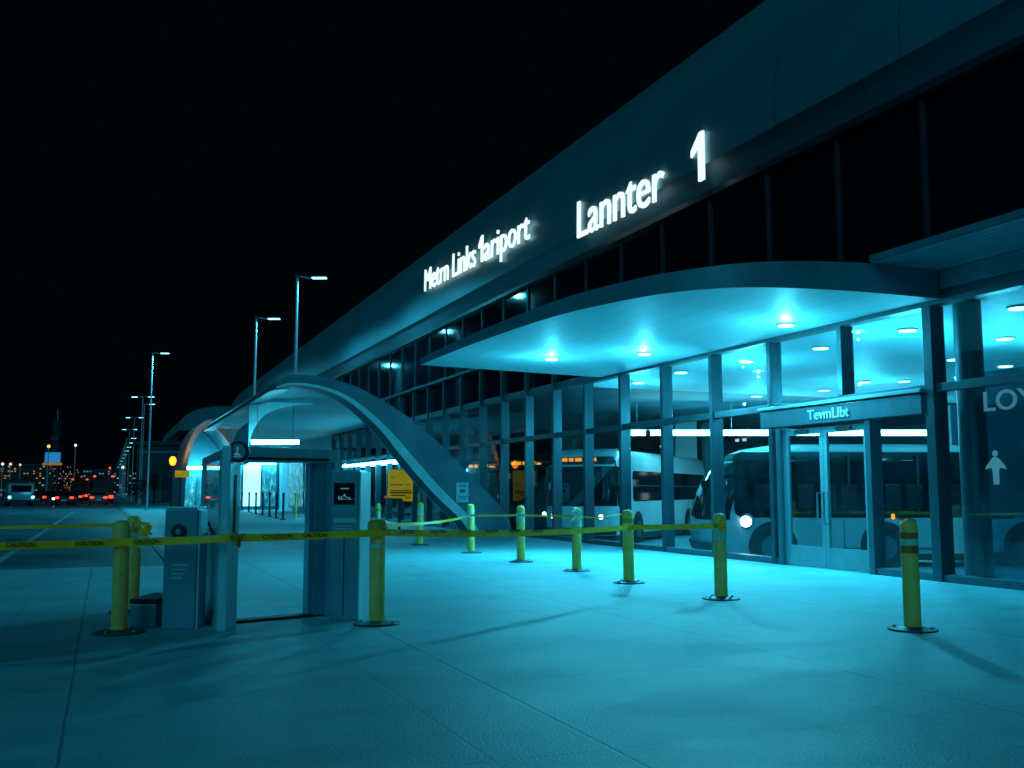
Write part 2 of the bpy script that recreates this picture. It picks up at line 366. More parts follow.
def lerp(zs, vs, z):
    if z <= zs[0]: return vs[0]
    for a, b, u, v in zip(zs, zs[1:], vs, vs[1:]):
        if z <= b: return u + (v - u) * (z - a) / (b - a)
    return vs[-1]
def catmull(P, n=6):
    P = [Vector(p) for p in P]; out = []
    for i in range(len(P) - 1):
        p0, p1, p2, p3 = P[max(i - 1, 0)], P[i], P[i + 1], P[min(i + 2, len(P) - 1)]
        for k in range(n):
            t = k / n
            out.append(.5 * ((2 * p1) + (p2 - p0) * t + (2 * p0 - 5 * p1 + 4 * p2 - p3) * t * t + (3 * p1 - p0 - 3 * p2 + p3) * t ** 3))
    return out + [P[-1]]

# ------------------------------------------------------------------ camera
CAM_H = 1.45; PITCH = math.atan(107 / 1000); YAW = math.atan(.407 / 1.0057)
cam = bpy.data.cameras.new('camera'); cam.sensor_width = 36; cam.lens = 36 * 1000 / 1024; cam.clip_start = .1; cam.clip_end = 4000
co = bpy.data.objects.new('camera', cam); COL.objects.link(co); co.location = (0, 0, CAM_H); co.rotation_euler = (math.pi / 2 + PITCH, 0, -YAW); S.camera = co
def view(lat, dep):                      # a spot given as metres to the right and metres ahead of where the photographer stood
    return (math.cos(YAW) * lat + math.sin(YAW) * dep, -math.sin(YAW) * lat + math.cos(YAW) * dep)

# ------------------------------------------------------------------ setting: ground
struct(MB().face([(-1800, -60, -.45), (1800, -60, -.45), (1800, 3000, -.45), (-1800, 3000, -.45)]).build('ground', 'earth'))
struct(MB().box(-60, 13.5, -14, 900, -.40, 0).build('plaza_paving', 'paving'))
struct(MB().face([(-58, 21, .004), (1.2, 21, .004), (1.2, 860, .004), (-58, 860, .004)]).build('road', 'asphalt'))
struct(MB().face([(13.52, -8, -.35), (36, -8, -.35), (36, 82, -.35), (13.52, 82, -.35)]).build('bus_lane', 'lane'))
mb = MB()
for y0, y1 in [(21.2, 44), (48, 78), (95, 120), (130, 170), (180, 230), (250, 310)]:
    mb.face([(-2.05, y0, .008), (-1.9, y0, .008), (-1.9, y1, .008), (-2.05, y1, .008)])
mb.face([(-30, 86, .008), (1.0, 86, .008), (1.0, 87.6, .008), (-30, 87.6, .008)])
for x in (-5.6, -9.2):
    for k in range(12): mb.face([(x, 40 + k * 14, .008), (x + .14, 40 + k * 14, .008), (x + .14, 46 + k * 14, .008), (x, 46 + k * 14, .008)])
struct(mb.build('road_marking', 'line'))
struct(MB().box(1.2, 1.35, 21, 860, -.1, .03).box(1.35, 1.5, 60, 860, -.1, .02).build('kerb', 'kerb', bevel=.008))

# ------------------------------------------------------------------ terminal building
FX = 12.6
B = thing('terminal_building', 'long glass fronted terminal with a curved metal roof and white lit lettering', 'building', (FX, 12.5, 0))
MY = [12.57 + 2.14 * k for k in range(-4, 23)]
for k, y in zip(range(-4, 23), MY):
    z0 = 3.2 if k == 1 else 0.0
    w = .062 if k else .10
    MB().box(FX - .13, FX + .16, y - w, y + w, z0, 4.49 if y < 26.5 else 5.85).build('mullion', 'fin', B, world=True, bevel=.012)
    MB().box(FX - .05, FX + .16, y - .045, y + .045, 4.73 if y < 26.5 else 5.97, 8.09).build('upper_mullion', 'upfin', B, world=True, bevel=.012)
Ytop = MY[-1]
for i in range(len(MY) - 1):
    y0, y1 = MY[i] + .06, MY[i + 1] - .06
    k = i - 4
    if k not in (0, 1):
        MB().face([(FX, y0, .12), (FX, y1, .12), (FX, y1, 3.06), (FX, y0, 3.06)]).build('window', 'glass', B, world=True)
    MB().face([(FX, y0, 3.2), (FX, y1, 3.2), (FX, y1, 4.5), (FX, y0, 4.5)]).build('window', 'glass', B, world=True)
    MB().face([(FX, y0, 4.72), (FX, y1, 4.72), (FX, y1, 8.1), (FX, y0, 8.1)]).build('window', 'darkglass', B, world=True)
mb = MB(); mb.box(FX - .09, FX + .12, MY[0], 12.46, 3.06, 3.2); mb.box(FX - .09, FX + .12, 12.68, Ytop, 3.06, 3.2)
mb.build('transom', 'fin', B, world=True, bevel=.01)
MB().box(FX - .06, FX + .2, MY[0], Ytop, 4.5, 4.72).build('header_beam', 'frame', B, world=True, bevel=.01)
MB().box(FX - .2, FX - .05, 26.5, Ytop, 5.86, 5.96).build('trim_rail', 'fin', B, world=True, bevel=.01)
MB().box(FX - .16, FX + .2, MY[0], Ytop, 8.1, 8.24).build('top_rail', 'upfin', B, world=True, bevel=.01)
mb = MB(); mb.box(FX - .1, FX + .14, MY[0], 14.06, 0, .12); mb.box(FX - .1, FX + .14, 16.72, Ytop, 0, .12)
mb.build('sill', 'frame', B, world=True, bevel=.01)
# fascia and curved roof
Y0, Y1 = -3, 112
MB().prism([(12.9, 8.22), (12.5, 8.26), (12.1, 9.0), (12.25, 9.0), (12.9, 8.6)], Y0, Y1).build('fascia', 'fascia', B, world=True)
prof = []
for k in range(29):
    t = R(-4 + 94 * k / 28)
    prof.append((15.5 - 3.4 * math.cos(t) * (1 if t > 0 else 1.0), 9 + 4.4 * math.sin(t)))
prof += [(20, 13.6), (30, 13.7), (36, 13.4)]
mb = MB(); n = 46; rows = []
for j in range(n + 1):
    y = Y0 + (Y1 - Y0) * j / n
    tap = 1 - .07 * max(0, (y - 35) / 77)
    rows.append([(x, y, 8.6 + (z - 8.6) * tap) for x, z in prof])
mb.grid(rows); mb.build('roof', 'roof', B, world=True, smooth=True)
MB().box(12.55, 36, Y1 - .3, Y1 - .05, 0, 8.9).build('end_wall', 'far_wall', B, world=True)
MB().box(12.62, 13.0, Ytop + .12, Y1 - .4, 0, 8.3).build('solid_wall', 'wallsoft', B, world=True)
for y0, y1, m_ in [(59.5, 63.5, 'curtain'), (64.2, 68.5, 'shop'), (69.2, 75, 'shop')]:
    f = MB().box(12.57, 12.615, y0 - .1, y1 + .1, .3, 3.5).build('shop_window', 'frame', B, world=True)
    MB().box(12.545, 12.568, y0, y1, .4, 3.4).build('pane', m_, f, world=True)
# hall interior
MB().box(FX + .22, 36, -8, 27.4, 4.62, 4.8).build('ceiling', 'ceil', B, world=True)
MB().box(FX + .22, 36, 27.42, 80, 4.62, 4.8).build('ceiling', 'inwall', B, world=True)  # dark colour stands for the unlit far part of the ceiling
MB().box(35.6, 36, -8, 80, -.34, 4.6).build('back_wall', 'hallback', B, world=True)
MB().box(13.6, 35.5, 80.1, 80.4, -.34, 4.6).build('side_wall', 'inwall', B, world=True)
MB().box(12.9, 35.5, -8.4, -8.1, -.34, 4.6).build('side_wall', 'inwall', B, world=True)
px, py = view(7.95, 46); mt = Matrix.Translation((px, py, 0)) @ Matrix.Rotation(-YAW, 4, 'Z')
MB().box(-.5, .5, -.3, .3, -.34, 4.6, mt).build('hall_column', 'column', B, world=True, bevel=.02)
MB().tube([(13.25, 12.45, 0), (13.25, 12.45, 4.6)], .22, 24).build('hall_column', 'frame', B, world=True, smooth=True)
for x, y in [(26, 14), (26, 26), (26, 40), (17, 48), (26, 54)]:
    MB().tube([(x, y, -.34), (x, y, 4.6)], .26, 20).build('hall_column', 'inwall', B, world=True, smooth=True)
px, py = view(14.2, 30); mt = Matrix.Translation((px, py, 0)) @ Matrix.Rotation(-YAW, 4, 'Z')
MB().box(-1.1, 3.2, -.2, .2, -.34, 4.0, mt).build('partition', 'inwall', B, world=True)
for x, y in [(14.5, 12.5), (14.5, 15.1), (14.55, 17.75), (14.4, 20.3), (14.1, 22.85), (14.3, 25.5), (17.2, 15.2), (17.9, 11.4),
             (20.8, 25.3), (20.3, 22.9), (21.2, 22.3), (18.8, 18.1), (21.9, 20.9), (21.0, 18.6), (20.0, 27.7), (21.0, 16.0), (24.5, 19.0), (24.6, 23.6)]:
    f = MB().lathe([(.20, 4.585), (.20, 4.618)], 20, (x, y, 0)).build('ceiling_light', 'column', B, world=True)
    MB().lathe([(.165, 4.57), (.17, 4.584)], 20, (x, y, 0)).build('lens', 'disc_in', f, world=True)
# entrance: lintel, doors, sidelight
MB().box(FX - .16, FX - .005, 12.72, 17.12, 2.72, 3.05).build('door_lintel', 'frame', B, world=True, bevel=.012)
MB().box(FX - .20, FX - .09, 12.70, 17.16, 3.075, 3.14).build('lintel_cap', 'doorframe', B, world=True, bevel=.01)
text_obj('lettering', 'TevmLIbt', .27, 'grey_letter', facing_west(FX - .172, 15.60, 2.80), B, width=1.15, extrude=.008, bold=.002)
for y in (16.62, 14.06):
    MB().box(FX - .12, FX + .14, y - .07, y + .07, 0, 2.71).build('door_post', 'frame', B, world=True, bevel=.01)
def door_leaf(y0, y1, hy):
    d = MB()
    d.box(FX - .05, FX + .01, y0, y0 + .10, .02, 2.66); d.box(FX - .05, FX + .01, y1 - .10, y1, .02, 2.66)
    d.box(FX - .048, FX + .008, y0 + .1, y1 - .1, 2.54, 2.66); d.box(FX - .048, FX + .008, y0 + .1, y1 - .1, .02, .40)
    o = d.build('door', 'doorframe', B, world=True)
    MB().face([(FX - .02, y0 + .1, .4), (FX - .02, y1 - .1, .4), (FX - .02, y1 - .1, 2.54), (FX - .02, y0 + .1, 2.54)]).build('pane', 'glass', o, world=True)
    h = MB(); h.tube([(FX - .05, hy, .84), (FX - .15, hy, .84), (FX - .15, hy, 1.42), (FX - .05, hy, 1.42)], .02, 10)
    h.build('handle', 'steel', o, world=True, smooth=True)
    MB().box(FX - .085, FX - .052, (y0 + y1) / 2 - .2 + (.3 if hy > y0 + .6 else -.3) * 0, (y0 + y1) / 2 + .2, 2.57, 2.63).build('door_closer', 'dark', o, world=True)
door_leaf(15.345, 16.54, 15.43); door_leaf(14.14, 15.335, 15.25)
MB().face([(FX, 12.68, .12), (FX, 13.98, .12), (FX, 13.98, 2.71), (FX, 12.68, 2.71)]).build('window', 'glass', B, world=True)
# entrance canopy
out = catmull([(12.55, 24.5, .2), (7.15, 23.75, .18)], 1)[:1] + catmull([(7.15, 23.75, .17), (7.15, 20, .21), (7.35, 16.3, .27), (7.85, 14.2, .31), (8.45, 13.15, .34), (9.3, 12.6, .40), (10.7, 12.33, .46), (12.5, 12.28, .5)], 8)
CZ = 4.57
MB().face([(p.x, p.y, CZ) for p in out]).build('canopy_soffit', 'soffit', B, world=True)
mb = MB(); ring = [Vector((p.x, p.y, 0)) for p in out]; hs = [p.z for p in out]
mb.strip([(p.x, p.y, CZ + .001) for p in ring], [(p.x - .02, p.y, CZ + h) for p, h in zip(ring, hs)])
mb.build('canopy_edge', 'canopy', B, world=True, smooth=True)
MB().face([(p.x - .02, p.y, CZ + h) for p, h in zip(ring, hs)]).build('canopy_top', 'canopy', B, world=True)
mb = MB(); mb.box(11.05, 12.5, -3, 12.26, 5.06, 5.15); mb.build('side_canopy', 'canopy', B, world=True)
MB().box(12.48, 12.57, MY[0], 12.26, 4.73, 5.02).build('wall_strip', 'canopy', B, world=True)
mb = MB()
for k in range(9): mb.box(11.07 + k * .16, 11.07 + k * .16 + .135, -3, 12.24, 5.03, 5.056)
mb.build('side_canopy_slats', 'canopy', B, world=True)
DL = [(9.67, 21.4), (11.26, 19.8), (11.75, 15.3)]
for x, y in DL:
    f = MB().lathe([(.17, 4.545), (.18, 4.568)], 22, (x, y, 0)).build('canopy_downlight', 'column', B, world=True)
    MB().lathe([(.135, 4.53), (.14, 4.544)], 22, (x, y, 0)).build('lens', 'disc', f, world=True)
# roof lettering
def lit_one(h, w, ytop, z, x, name='lettering'):
    """a numeral one with a slanted flag, standing on the fascia"""
    st = .30 * h * .62
    poly = [(w - st, 0), (w, 0), (w, h), (w - st * .72, h), (0, h * .70), (0, h * .57), (w - st, h * .74)]
    return MB().prism([(ytop - u, z + v) for u, v in poly], x - .03, x + .03, 'x').build(name, 'letter', B, world=True)
lit_one(1.12, .50, 18.9, 8.33, 12.05)
text_obj('lettering', 'Lannter', 1.52, 'letter', facing_west(12.05, 24.85, 8.52, R(1.6)), B, extrude=.03, bold=.0, width=4.7)
text_obj('lettering', 'Metrn Links', 1.32, 'letter', facing_west(12.02, 39.4, 9.72, R(2.0)), B, extrude=.03, bold=.0, width=6.2)
lit_one(.95, .42, 32.85, 9.50, 12.02)
text_obj('lettering', 'ariport', 1.32, 'letter', facing_west(12.02, 32.3, 9.47, R(2.0)), B, extrude=.03, bold=.0, width=4.05)

# sign panel behind the right-hand glass
P = thing('sign_panel', 'dark translucent sign panel with pale letters and arrow shaped figure behind right glass', 'sign', (13.0, 10, 0))
MB().box(13.0, 13.03, 8.4, 12.12, .05, 3.35).build('panel', 'panelglass', P, world=True)
text_obj('lettering', 'LOY', .44, 'icon', facing_west(12.99, 11.96, 2.72), P, extrude=.004, bold=.006, width=.98)
fig = [(-.05, 0), (.05, 0), (.055, .2), (.075, .27), (.2, .24), (.17, .30), (.07, .40), (.03, .43), (-.03, .43), (-.07, .40), (-.17, .30), (-.2, .24), (-.075, .27), (-.055, .2)]
mb = MB(); mb.prism([(11.79 - u, 1.55 + v) for u, v in fig], 12.982, 12.996, 'x'); mb.lathe([(.05, 12.982), (.05, 12.996)], 16, (0, 11.79, 2.04), 'x')
mb.build('pictogram', 'icon', P, world=True)

# hanging tube light of the hall
c0 = view(4.3, 36); c1 = view(15.4, 36)
mt = Matrix.Translation((c0[0], c0[1], 0)) @ Matrix.Rotation(-YAW, 4, 'Z')
T = thing('linear_light', 'long bright tube light hanging from the hall ceiling above the coaches', 'light', (c0[0], c0[1], 3.5))
mb = MB()
for a, b in [(0, .5), (.7, 5.0), (5.05, 5.5), (5.75, 11.1)]: mb.box(a, b, -.07, .07, 3.44, 3.62, mt)
mb.build('tube', 'tube', T, world=True)
MB().box(-.02, 11.12, -.05, .05, 3.625, 3.66, mt).build('housing', 'column', T, world=True)
for a in (.2, 3.6, 7.4, 10.8): MB().box(a, a + .02, -.01, .01, 3.66, 4.61, mt).build('hanger', 'steel', T, world=True)

# ------------------------------------------------------------------ covered walkway with arches
Wk = thing('walkway_canopy', 'covered walkway beside the terminal ending in a big sweeping arch', 'canopy', (9, 31, 0))
outer = catmull([(12.55, 0, 0), (12.3, 0, .75), (11.06, 0, 1.97), (10.02, 0, 2.97), (8.84, 0, 3.88), (7.84, 0, 4.45), (7.03, 0, 4.8), (6.1, 0, 5.0), (5.35, 0, 5.03), (4.98, 0, 4.95), (4.72, 0, 4.74)], 5)
inner = catmull([(11.1, 0, 0), (10.75, 0, .5), (9.7, 0, 1.48), (8.69, 0, 2.59), (8.02, 0, 3.38), (7.04, 0, 4.22), (6.24, 0, 4.58), (5.6, 0, 4.69), (5.25, 0, 4.70), (4.98, 0, 4.66), (4.74, 0, 4.58)], 5)
mb = MB()
for A, Bq, ya, yb in ((outer, inner, 31, 31.9),):
    a0 = [(p.x, ya, p.z) for p in A]; b0 = [(p.x, ya, p.z) for p in Bq]; a1 = [(p.x, yb, p.z) for p in A]; b1 = [(p.x, yb, p.z) for p in Bq]
    mb.strip(a0, b0); mb.strip(a1, b1); mb.strip(a0, a1); mb.strip(b0, b1); mb.face([a0[-1], a1[-1], b1[-1], b0[-1]])
mb.build('arch', 'arch', Wk, world=True, smooth=True)
mb = MB()
a0 = [(p.x, 30.93, p.z) for p in inner]; mb.strip(a0, [(p.x, 32.0, p.z) for p in inner])
c = [Vector((p.x, 30.93, p.z)) for p in inner]; c2 = [p + (Vector((q.x, 30.93, q.z)) - p) * .22 for p, q in zip(c, outer)]
mb.strip(c, c2); mb.build('arch_lining', 'soffit', Wk, world=True, smooth=True)
MB().prism([(4.72, 4.60), (4.72, 4.75), (4.83, 4.87), (4.98, 4.95), (5.15, 5.0), (5.3, 5.03), (5.3, 4.68)], 31.9, 56).build('edge_beam', 'canopy', Wk, world=True, smooth=True)
MB().prism([(5.25, 31.95), (6.8, 31.95), (8.8, 38), (12.4, 51), (12.4, 76), (5.25, 76)], 4.88, 5.0, 'z').build('roof_slab', 'canopy', Wk, world=True)
MB().face([(5.25, 31.95, 4.76), (6.8, 31.95, 4.76), (8.8, 38, 4.76), (12.42, 51, 4.76), (12.42, 76, 4.76), (5.25, 76, 4.76)]).build('soffit', 'wallsoft', Wk, world=True)
sec = [(4.85, 2.75), (4.87, 3.1), (4.95, 3.5), (5.12, 3.9), (5.4, 4.25), (5.85, 4.5), (6.5, 4.66), (7.2, 4.72), (8.0, 4.74), (8.35, 4.74)]
sec = [(p.x, p.z) for p in catmull([(x, 0, z) for x, z in sec], 4)]
mb = MB(); mb.strip([(x, 38, z) for x, z in sec], [(x, 44, z) for x, z in sec]); mb.build('vault', 'wallsoft', Wk, world=True, smooth=True)
mb = MB(); mb.face([(x, 37.97, z) for x, z in sec if x <= 7.2] + [(7.2, 37.97, 4.757), (5.25, 37.97, 4.757), (5.25, 37.97, 4.655), (4.84, 37.97, 4.655)]); mb.build('spandrel', 'soffit', Wk, world=True)
for y in (43.8,):
    MB().tube([(4.86, y, 0), (4.86, y, 2.9)], .07, 12).build('column', 'frame', Wk, world=True, smooth=True)
mt = Matrix.Translation((4.3 * 37 / 33 + .02, 37.2, 3.20)) @ Matrix.Rotation(-YAW, 4, 'Z')
t = MB().box(0, 1.75, -.08, .08, .09, .13, mt).build('tube_light', 'column', Wk, world=True)
MB().box(.02, 1.73, -.06, .06, -.06, .088, mt).build('tube', 'tube2', t, world=True)
for a in (.2, 1.5): MB().box(a, a + .02, -.01, .01, .13, 1.5, mt).build('hanger', 'steel', t, world=True)
t = MB().box(12.1, 12.3, 44, 55, 2.86, 2.9).build('tube_light', 'column', Wk, world=True)
MB().box(12.12, 12.28, 44.05, 54.95, 2.75, 2.858).build('tube', 'tube2', t, world=True)
for y in (44.4, 54.5): MB().box(12.19, 12.21, y, y + .02, 2.9, 4.73).build('hanger', 'steel', t, world=True)
# small far arch
A2 = thing('arch_shelter', 'small far arched shelter with orange lit left edge', 'shelter', (5.2, 55, 0))
o2 = catmull([(3.62, 0, 0), (3.68, 0, 2.2), (3.85, 0, 3.5), (4.25, 0, 4.6), (4.9, 0, 5.2), (5.5, 0, 5.0), (6.2, 0, 4.2), (6.75, 0, 3.5), (7.1, 0, 2.9)], 5)
i2 = catmull([(3.85, 0, 0), (3.9, 0, 2.2), (4.05, 0, 3.4), (4.42, 0, 4.4), (4.92, 0, 4.9), (5.4, 0, 4.72), (6.0, 0, 4.0), (6.52, 0, 3.4), (6.85, 0, 2.85)], 5)
mb = MB(); ya, yb = 55, 62
a0 = [(p.x, ya, p.z) for p in o2]; b0 = [(p.x, ya, p.z) for p in i2]; a1 = [(p.x, yb, p.z) for p in o2]; b1 = [(p.x, yb, p.z) for p in i2]
mb.strip(a0, b0); mb.strip(a1, b1); mb.strip(a0, a1); mb.strip(b0, b1); mb.build('arch', 'arch', A2, world=True, smooth=True)
MB().face([(p.x, 61.2, p.z) for p in i2] + [(6.85, 61.2, 0)]).build('back_wall', 'wallsoft', A2, world=True)
for k in range(3):
    MB().box(4.05 + k * .92, 4.85 + k * .92, 60.9, 61.15, .05, 2.3).build('lit_window', 'shop', A2, world=True)
t = MB().box(3.95, 6.2, 60, 60.2, 2.86, 2.9).build('tube_light', 'column', A2, world=True)
MB().box(3.97, 6.18, 60.02, 60.18, 2.68, 2.858).build('tube', 'tube2', t, world=True)
for a in (4.3, 5.8): MB().box(a, a + .02, 60.09, 60.11, 2.9, 4.0).build('hanger', 'steel', t, world=True)
# rounded roof building behind
Q = thing('hall_building', 'far hall with a low rounded roof behind the small arch', 'building', (11, 135, 0))
MB().prism([(9.5, 0), (9.5, 9.0), (12.5, 9.0), (22, 9.0), (22, 0)], 132, 170).build('wall', 'far_wall', Q, world=True)
rf = [(8.2, 9.0), (8.6, 10.4), (10, 11.5), (12, 12.0), (15, 12.2), (20, 12.1), (23, 11.4), (23.6, 9.0)]
MB().prism([(p.x, p.z) for p in catmull([(x, 0, z) for x, z in rf], 4)], 131, 171).build('roof', 'roof', Q, world=True, smooth=True)

# shop at the end of the walkway
Sh = thing('shop_front', 'brightly lit shop front at the end of the covered walkway', 'shop', (10.5, 80, 0))
MB().box(6.6, 12.55, 80, 84, 0, 4.7).build('wall', 'wallsoft', Sh, world=True)
for x0, x1, m_ in [(6.75, 8.5, 'shop'), (8.62, 9.75, 'shop'), (9.9, 11.2, 'curtain'), (11.32, 12.4, 'shop')]:
    f = MB().box(x0 - .05, x1 + .05, 79.9, 79.98, .2, 3.5).build('window', 'frame', Sh, world=True)
    MB().box(x0, x1, 79.86, 79.895, .28, 3.42).build('pane', m_, f, world=True)
MB().box(6.7, 12.5, 79.4, 79.98, 3.6, 3.72).build('awning', 'soffit', Sh, world=True)
MB().box(6.9, 12.3, 79.5, 79.7, 3.5, 3.598).build('strip_light', 'tube2', Sh, world=True)
text_obj('lettering', 'BO', .5, 'letter', facing_south(10.0, 79.38, 3.75), Sh, extrude=.02)

# yellow notice board and poster
N = thing('notice_board', 'yellow notice board with dark text lines on a post under the arch', 'notice board', (10.1, 36, 0))
MB().tube([(10.1, 36.04, 0), (10.1, 36.04, 1.2)], .05, 12).build('post', 'dark', N, world=True, smooth=True)
MB().prism([(9.64, 1.20), (10.2, 1.18), (10.25, 1.08), (10.58, 1.06), (10.60, 2.24), (9.66, 2.24)], 35.97, 36.02).build('panel', 'board', N, world=True)
mb = MB()
for z, a, b, h in [(1.93, 9.74, 9.86, .03), (1.66, 9.72, 10.2, .03), (1.66, 10.32, 10.48, .03), (1.44, 9.72, 10.52, .035), (1.36, 9.7, 10.55, .05), (1.27, 9.74, 10.3, .04), (1.2, 10.3, 10.5, .03)]:
    mb.box(a, b, 35.955, 35.968, z, z + h)
mb.build('lettering', 'ink', N, world=True)
Po = thing('poster', 'small pale blue poster taped to the foot of the arch', 'poster', (10.8, 30.98, 1.1))
MB().box(10.58, 11.0, 30.965, 30.985, 1.08, 1.72).build('sheet', 'paper', Po, world=True)
mb = MB(); mb.box(10.7, 10.88, 30.955, 30.963, 1.4, 1.5)
for z in (1.2, 1.26, 1.58, 1.63): mb.box(10.66, 10.92, 30.955, 30.963, z, z + .02)
mb.build('lettering', 'frame', Po, world=True)

# ------------------------------------------------------------------ bollards
def make_bollard(kind='plain', r=.088, h=1.15, label='', group='yellow bollards'):
    t = thing('bollard', label, 'bollard', (0, 0, 0), 0, group)
    MB().lathe([(.25, 0.0), (.254, .010), (.25, .018), (.13, .024), (.1, .04)], 32).build('base_plate', 'plate', t, smooth=True)
    for k in range(4):
        a = R(45 + 90 * k)
        MB().lathe([(.018, .023), (.018, .04), (.012, .046)], 8, (.19 * math.cos(a), .19 * math.sin(a), -.002)).build('bolt', 'steel', t)
    if kind == 'cap':
        MB().lathe([(r, .03), (r, h - .24)], 24).build('post', 'yellow', t, smooth=True)
        MB().lathe([(r + .003, h - .24), (r + .004, h - .19)], 24).build('band', 'wband', t, smooth=True)
        MB().lathe([(r + .012, h - .19), (r + .014, h - .07), (r + .004, h - .035), (r * .7, h - .008), (r * .3, h), (.01, h)], 24).build('cap', 'yellow', t, smooth=True)
    elif kind == 'collar':
        MB().lathe([(r, .03), (r, h - .14)], 24).build('post', 'yellow', t, smooth=True)
        MB().lathe([(r + .02, h - .14), (r + .025, h - .12), (r + .025, h - .05), (r + .015, h - .035), (r, h - .02), (.03, h - .012)], 24).build('cap', 'olive', t, smooth=True)
        MB().lathe([(r + .004, h - .32), (r + .004, h - .28)], 24).build('band', 'wband', t, smooth=True)
    else:
        MB().lathe([(r, .03), (r, h - .06), (r * .93, h - .035), (r * .75, h - .015), (r * .4, h - .003), (.01, h)], 24).build('post', 'yellow', t, smooth=True)
        top, low = ('band', 'band') if kind == 'brown' else (('wband', 'wband') if kind == 'white' else ('olive', 'wband'))
        MB().lathe([(r + .004, h - .20), (r + .004, h - .135)], 24).build('band', top, t, smooth=True)
        MB().lathe([(r + .004, h - .35), (r + .004, h - .275)], 24).build('band', low, t, smooth=True)
        MB().lathe([(r + .003, h - .27), (r + .003, h - .205)], 24).build('band', 'wband', t, smooth=True)
    return t
g = 'yellow bollards along the forecourt'
specs = [
 ((7.92, 8.35), 'brown', 'yellow bollard with two brown bands, nearest to the terminal doors and right edge'),
 ((7.77, 11.67), 'mix', 'yellow bollard holding the end of the front tape, before the coach headlight'),
 ((7.76, 14.23), 'mix', 'yellow bollard where the front tape crosses before the white coach'),
 ((8.03, 16.69), 'white', 'yellow bollard with white bands where the thin rear tape is knotted'),
 ((7.98, 19.22), 'white', 'yellow bollard with white bands between poster on the arch and knotted bollard'),
 ((8.04, 22.43), 'white', 'yellow bollard standing just right of the poster on the arch foot'),
 ((7.94, 26.25), 'white', 'farthest small yellow bollard in the row, beside the yellow notice board'),
 ((2.82, 10.92), 'collar', 'yellow bollard with a wide collar cap right of the ticket kiosk'),
 ((0.19, 11.23), 'cap', 'green shaded yellow bollard with domed cap, front one of the left pair'),
 ((0.35, 13.1), 'mix', 'yellow bollard behind the domed one at left with tape knotted round it'),
]
protos = {}
for (x, y), kind, lab in specs:
    if kind not in protos: protos[kind] = o = make_bollard(kind, r=.080 if kind == 'cap' else .088)
    else: o = copy_tree(protos[kind])
    o.location = (x, y, 0); o.rotation_euler = (R(rnd.uniform(-.8, .8)), R(rnd.uniform(-.8, .8)), rnd.uniform(0, 1.5)); o['label'] = lab; o['group'] = g
o = copy_tree(protos['mix']); o.location = (6.3, 24.4, 0); o.scale = (.6, .6, 1); o['label'] = 'thin yellow post seen just above the wide collar bollard'; o['group'] = g
# dark posts of the walkway
pr_ = thing('barrier_post', 'dark queue post', 'post', (8.41, 51.7, 0), 0, 'dark posts in a row under the walkway')
MB().lathe([(.16, 0), (.16, .03), (.06, .05), (.055, 1.2), (.075, 1.22), (.07, 1.34), (.02, 1.37)], 14).build('post', 'dark', pr_, smooth=True)
names = ['nearest', 'second', 'third', 'fourth', 'fifth', 'sixth', 'farthest']
for k in range(7):
    o = pr_ if k == 0 else copy_tree(pr_)
    f = k / 6; d = 1 / ((1 - f) / 51.7 + f / 77.4)
    o.location = (8.41 + (9.54 - 8.41) * (d - 51.7) / 25.7, d, 0)
    o['label'] = f'dark post under the walkway, {names[k]} of the row seen through the gate'
o = copy_tree(pr_); o.location = (9.26, 52.93, 0); o['label'] = 'yellow green post right of the dark row seen through the gate'
for ch in o.children:
    ch.data = ch.data.copy(); ch.data.materials[0] = M['yellow']
# far railing
Fe = thing('railing', 'long low railing of thin posts beside the far pavement', 'railing', (10.25, 117, 0))
for k in range(26):
    f = k / 25; d = 1 / ((1 - f) / 100 + f / 300); x = 8.9 + (15.4 - 8.9) * (d - 100) / 200
    MB().tube([(x, d, 0), (x, d, 1.5)], 0.09 + .0006 * d, 6).build('post', 'yellow', Fe, world=True)
MB().tube([(8.9, 100, 1.35), (15.4, 300, 1.35)], .05, 6).build('rail', 'pole', Fe, world=True)

# ------------------------------------------------------------------ barrier tape
def ribbon_pts(P, sag, n=18):
    out = []
    for (a, b), s in zip(zip(P, P[1:]), sag):
        a, b = Vector(a), Vector(b)
        for k in range(n):
            t = k / n; p = a.lerp(b, t); p.z -= s * 4 * t * (1 - t); out.append(p)
    return out + [Vector(P[-1])]
def ribbon(pts, w, twist, seed):
    rr = random.Random(seed); mb = MB(); A = []; Bq = []
    ph = rr.uniform(0, 6)
    for i, p in enumerate(pts):
        d = (pts[min(i + 1, len(pts) - 1)] - pts[max(i - 1, 0)]).normalized(); nrm = d.cross(Vector((0, 0, 1))).normalized()
        a = twist * math.sin(i * .31 + ph) + twist * .5 * math.sin(i * .83 + ph * 2)
        u = Vector((0, 0, 1)) * math.cos(a) + nrm * math.sin(a)
        A.append(p + u * w / 2); Bq.append(p - u * w / 2)
    mb.strip(A, Bq); return mb
def knot(c, s, seed):
    rr = random.Random(seed); mb = MB()
    for k in range(7):
        pts = [Vector(c) + Vector((rr.uniform(-1, 1) * s, rr.uniform(-1, 1) * s * .4, rr.uniform(-1, 1) * s)) for _ in range(4)]
        q = [Vector((p.x, p.y, p.z)) for p in catmull(pts, 4)]
        mb.strip([p + Vector((0, 0, .018)) for p in q], [p - Vector((.01, .01, .02)) for p in q])
    return mb
def wrap(x, y, z, r, a0, a1, n=7): return [(x + r * math.cos(R(a0 + (a1 - a0) * k / n)), y + r * math.sin(R(a0 + (a1 - a0) * k / n)), z) for k in range(n + 1)]
rb = .10
o = copy_tree(protos['cap']); o.location = (-3.6, 10.9, 0); o['label'] = 'yellow bollard outside the left edge that holds the front tape'; o['group'] = g
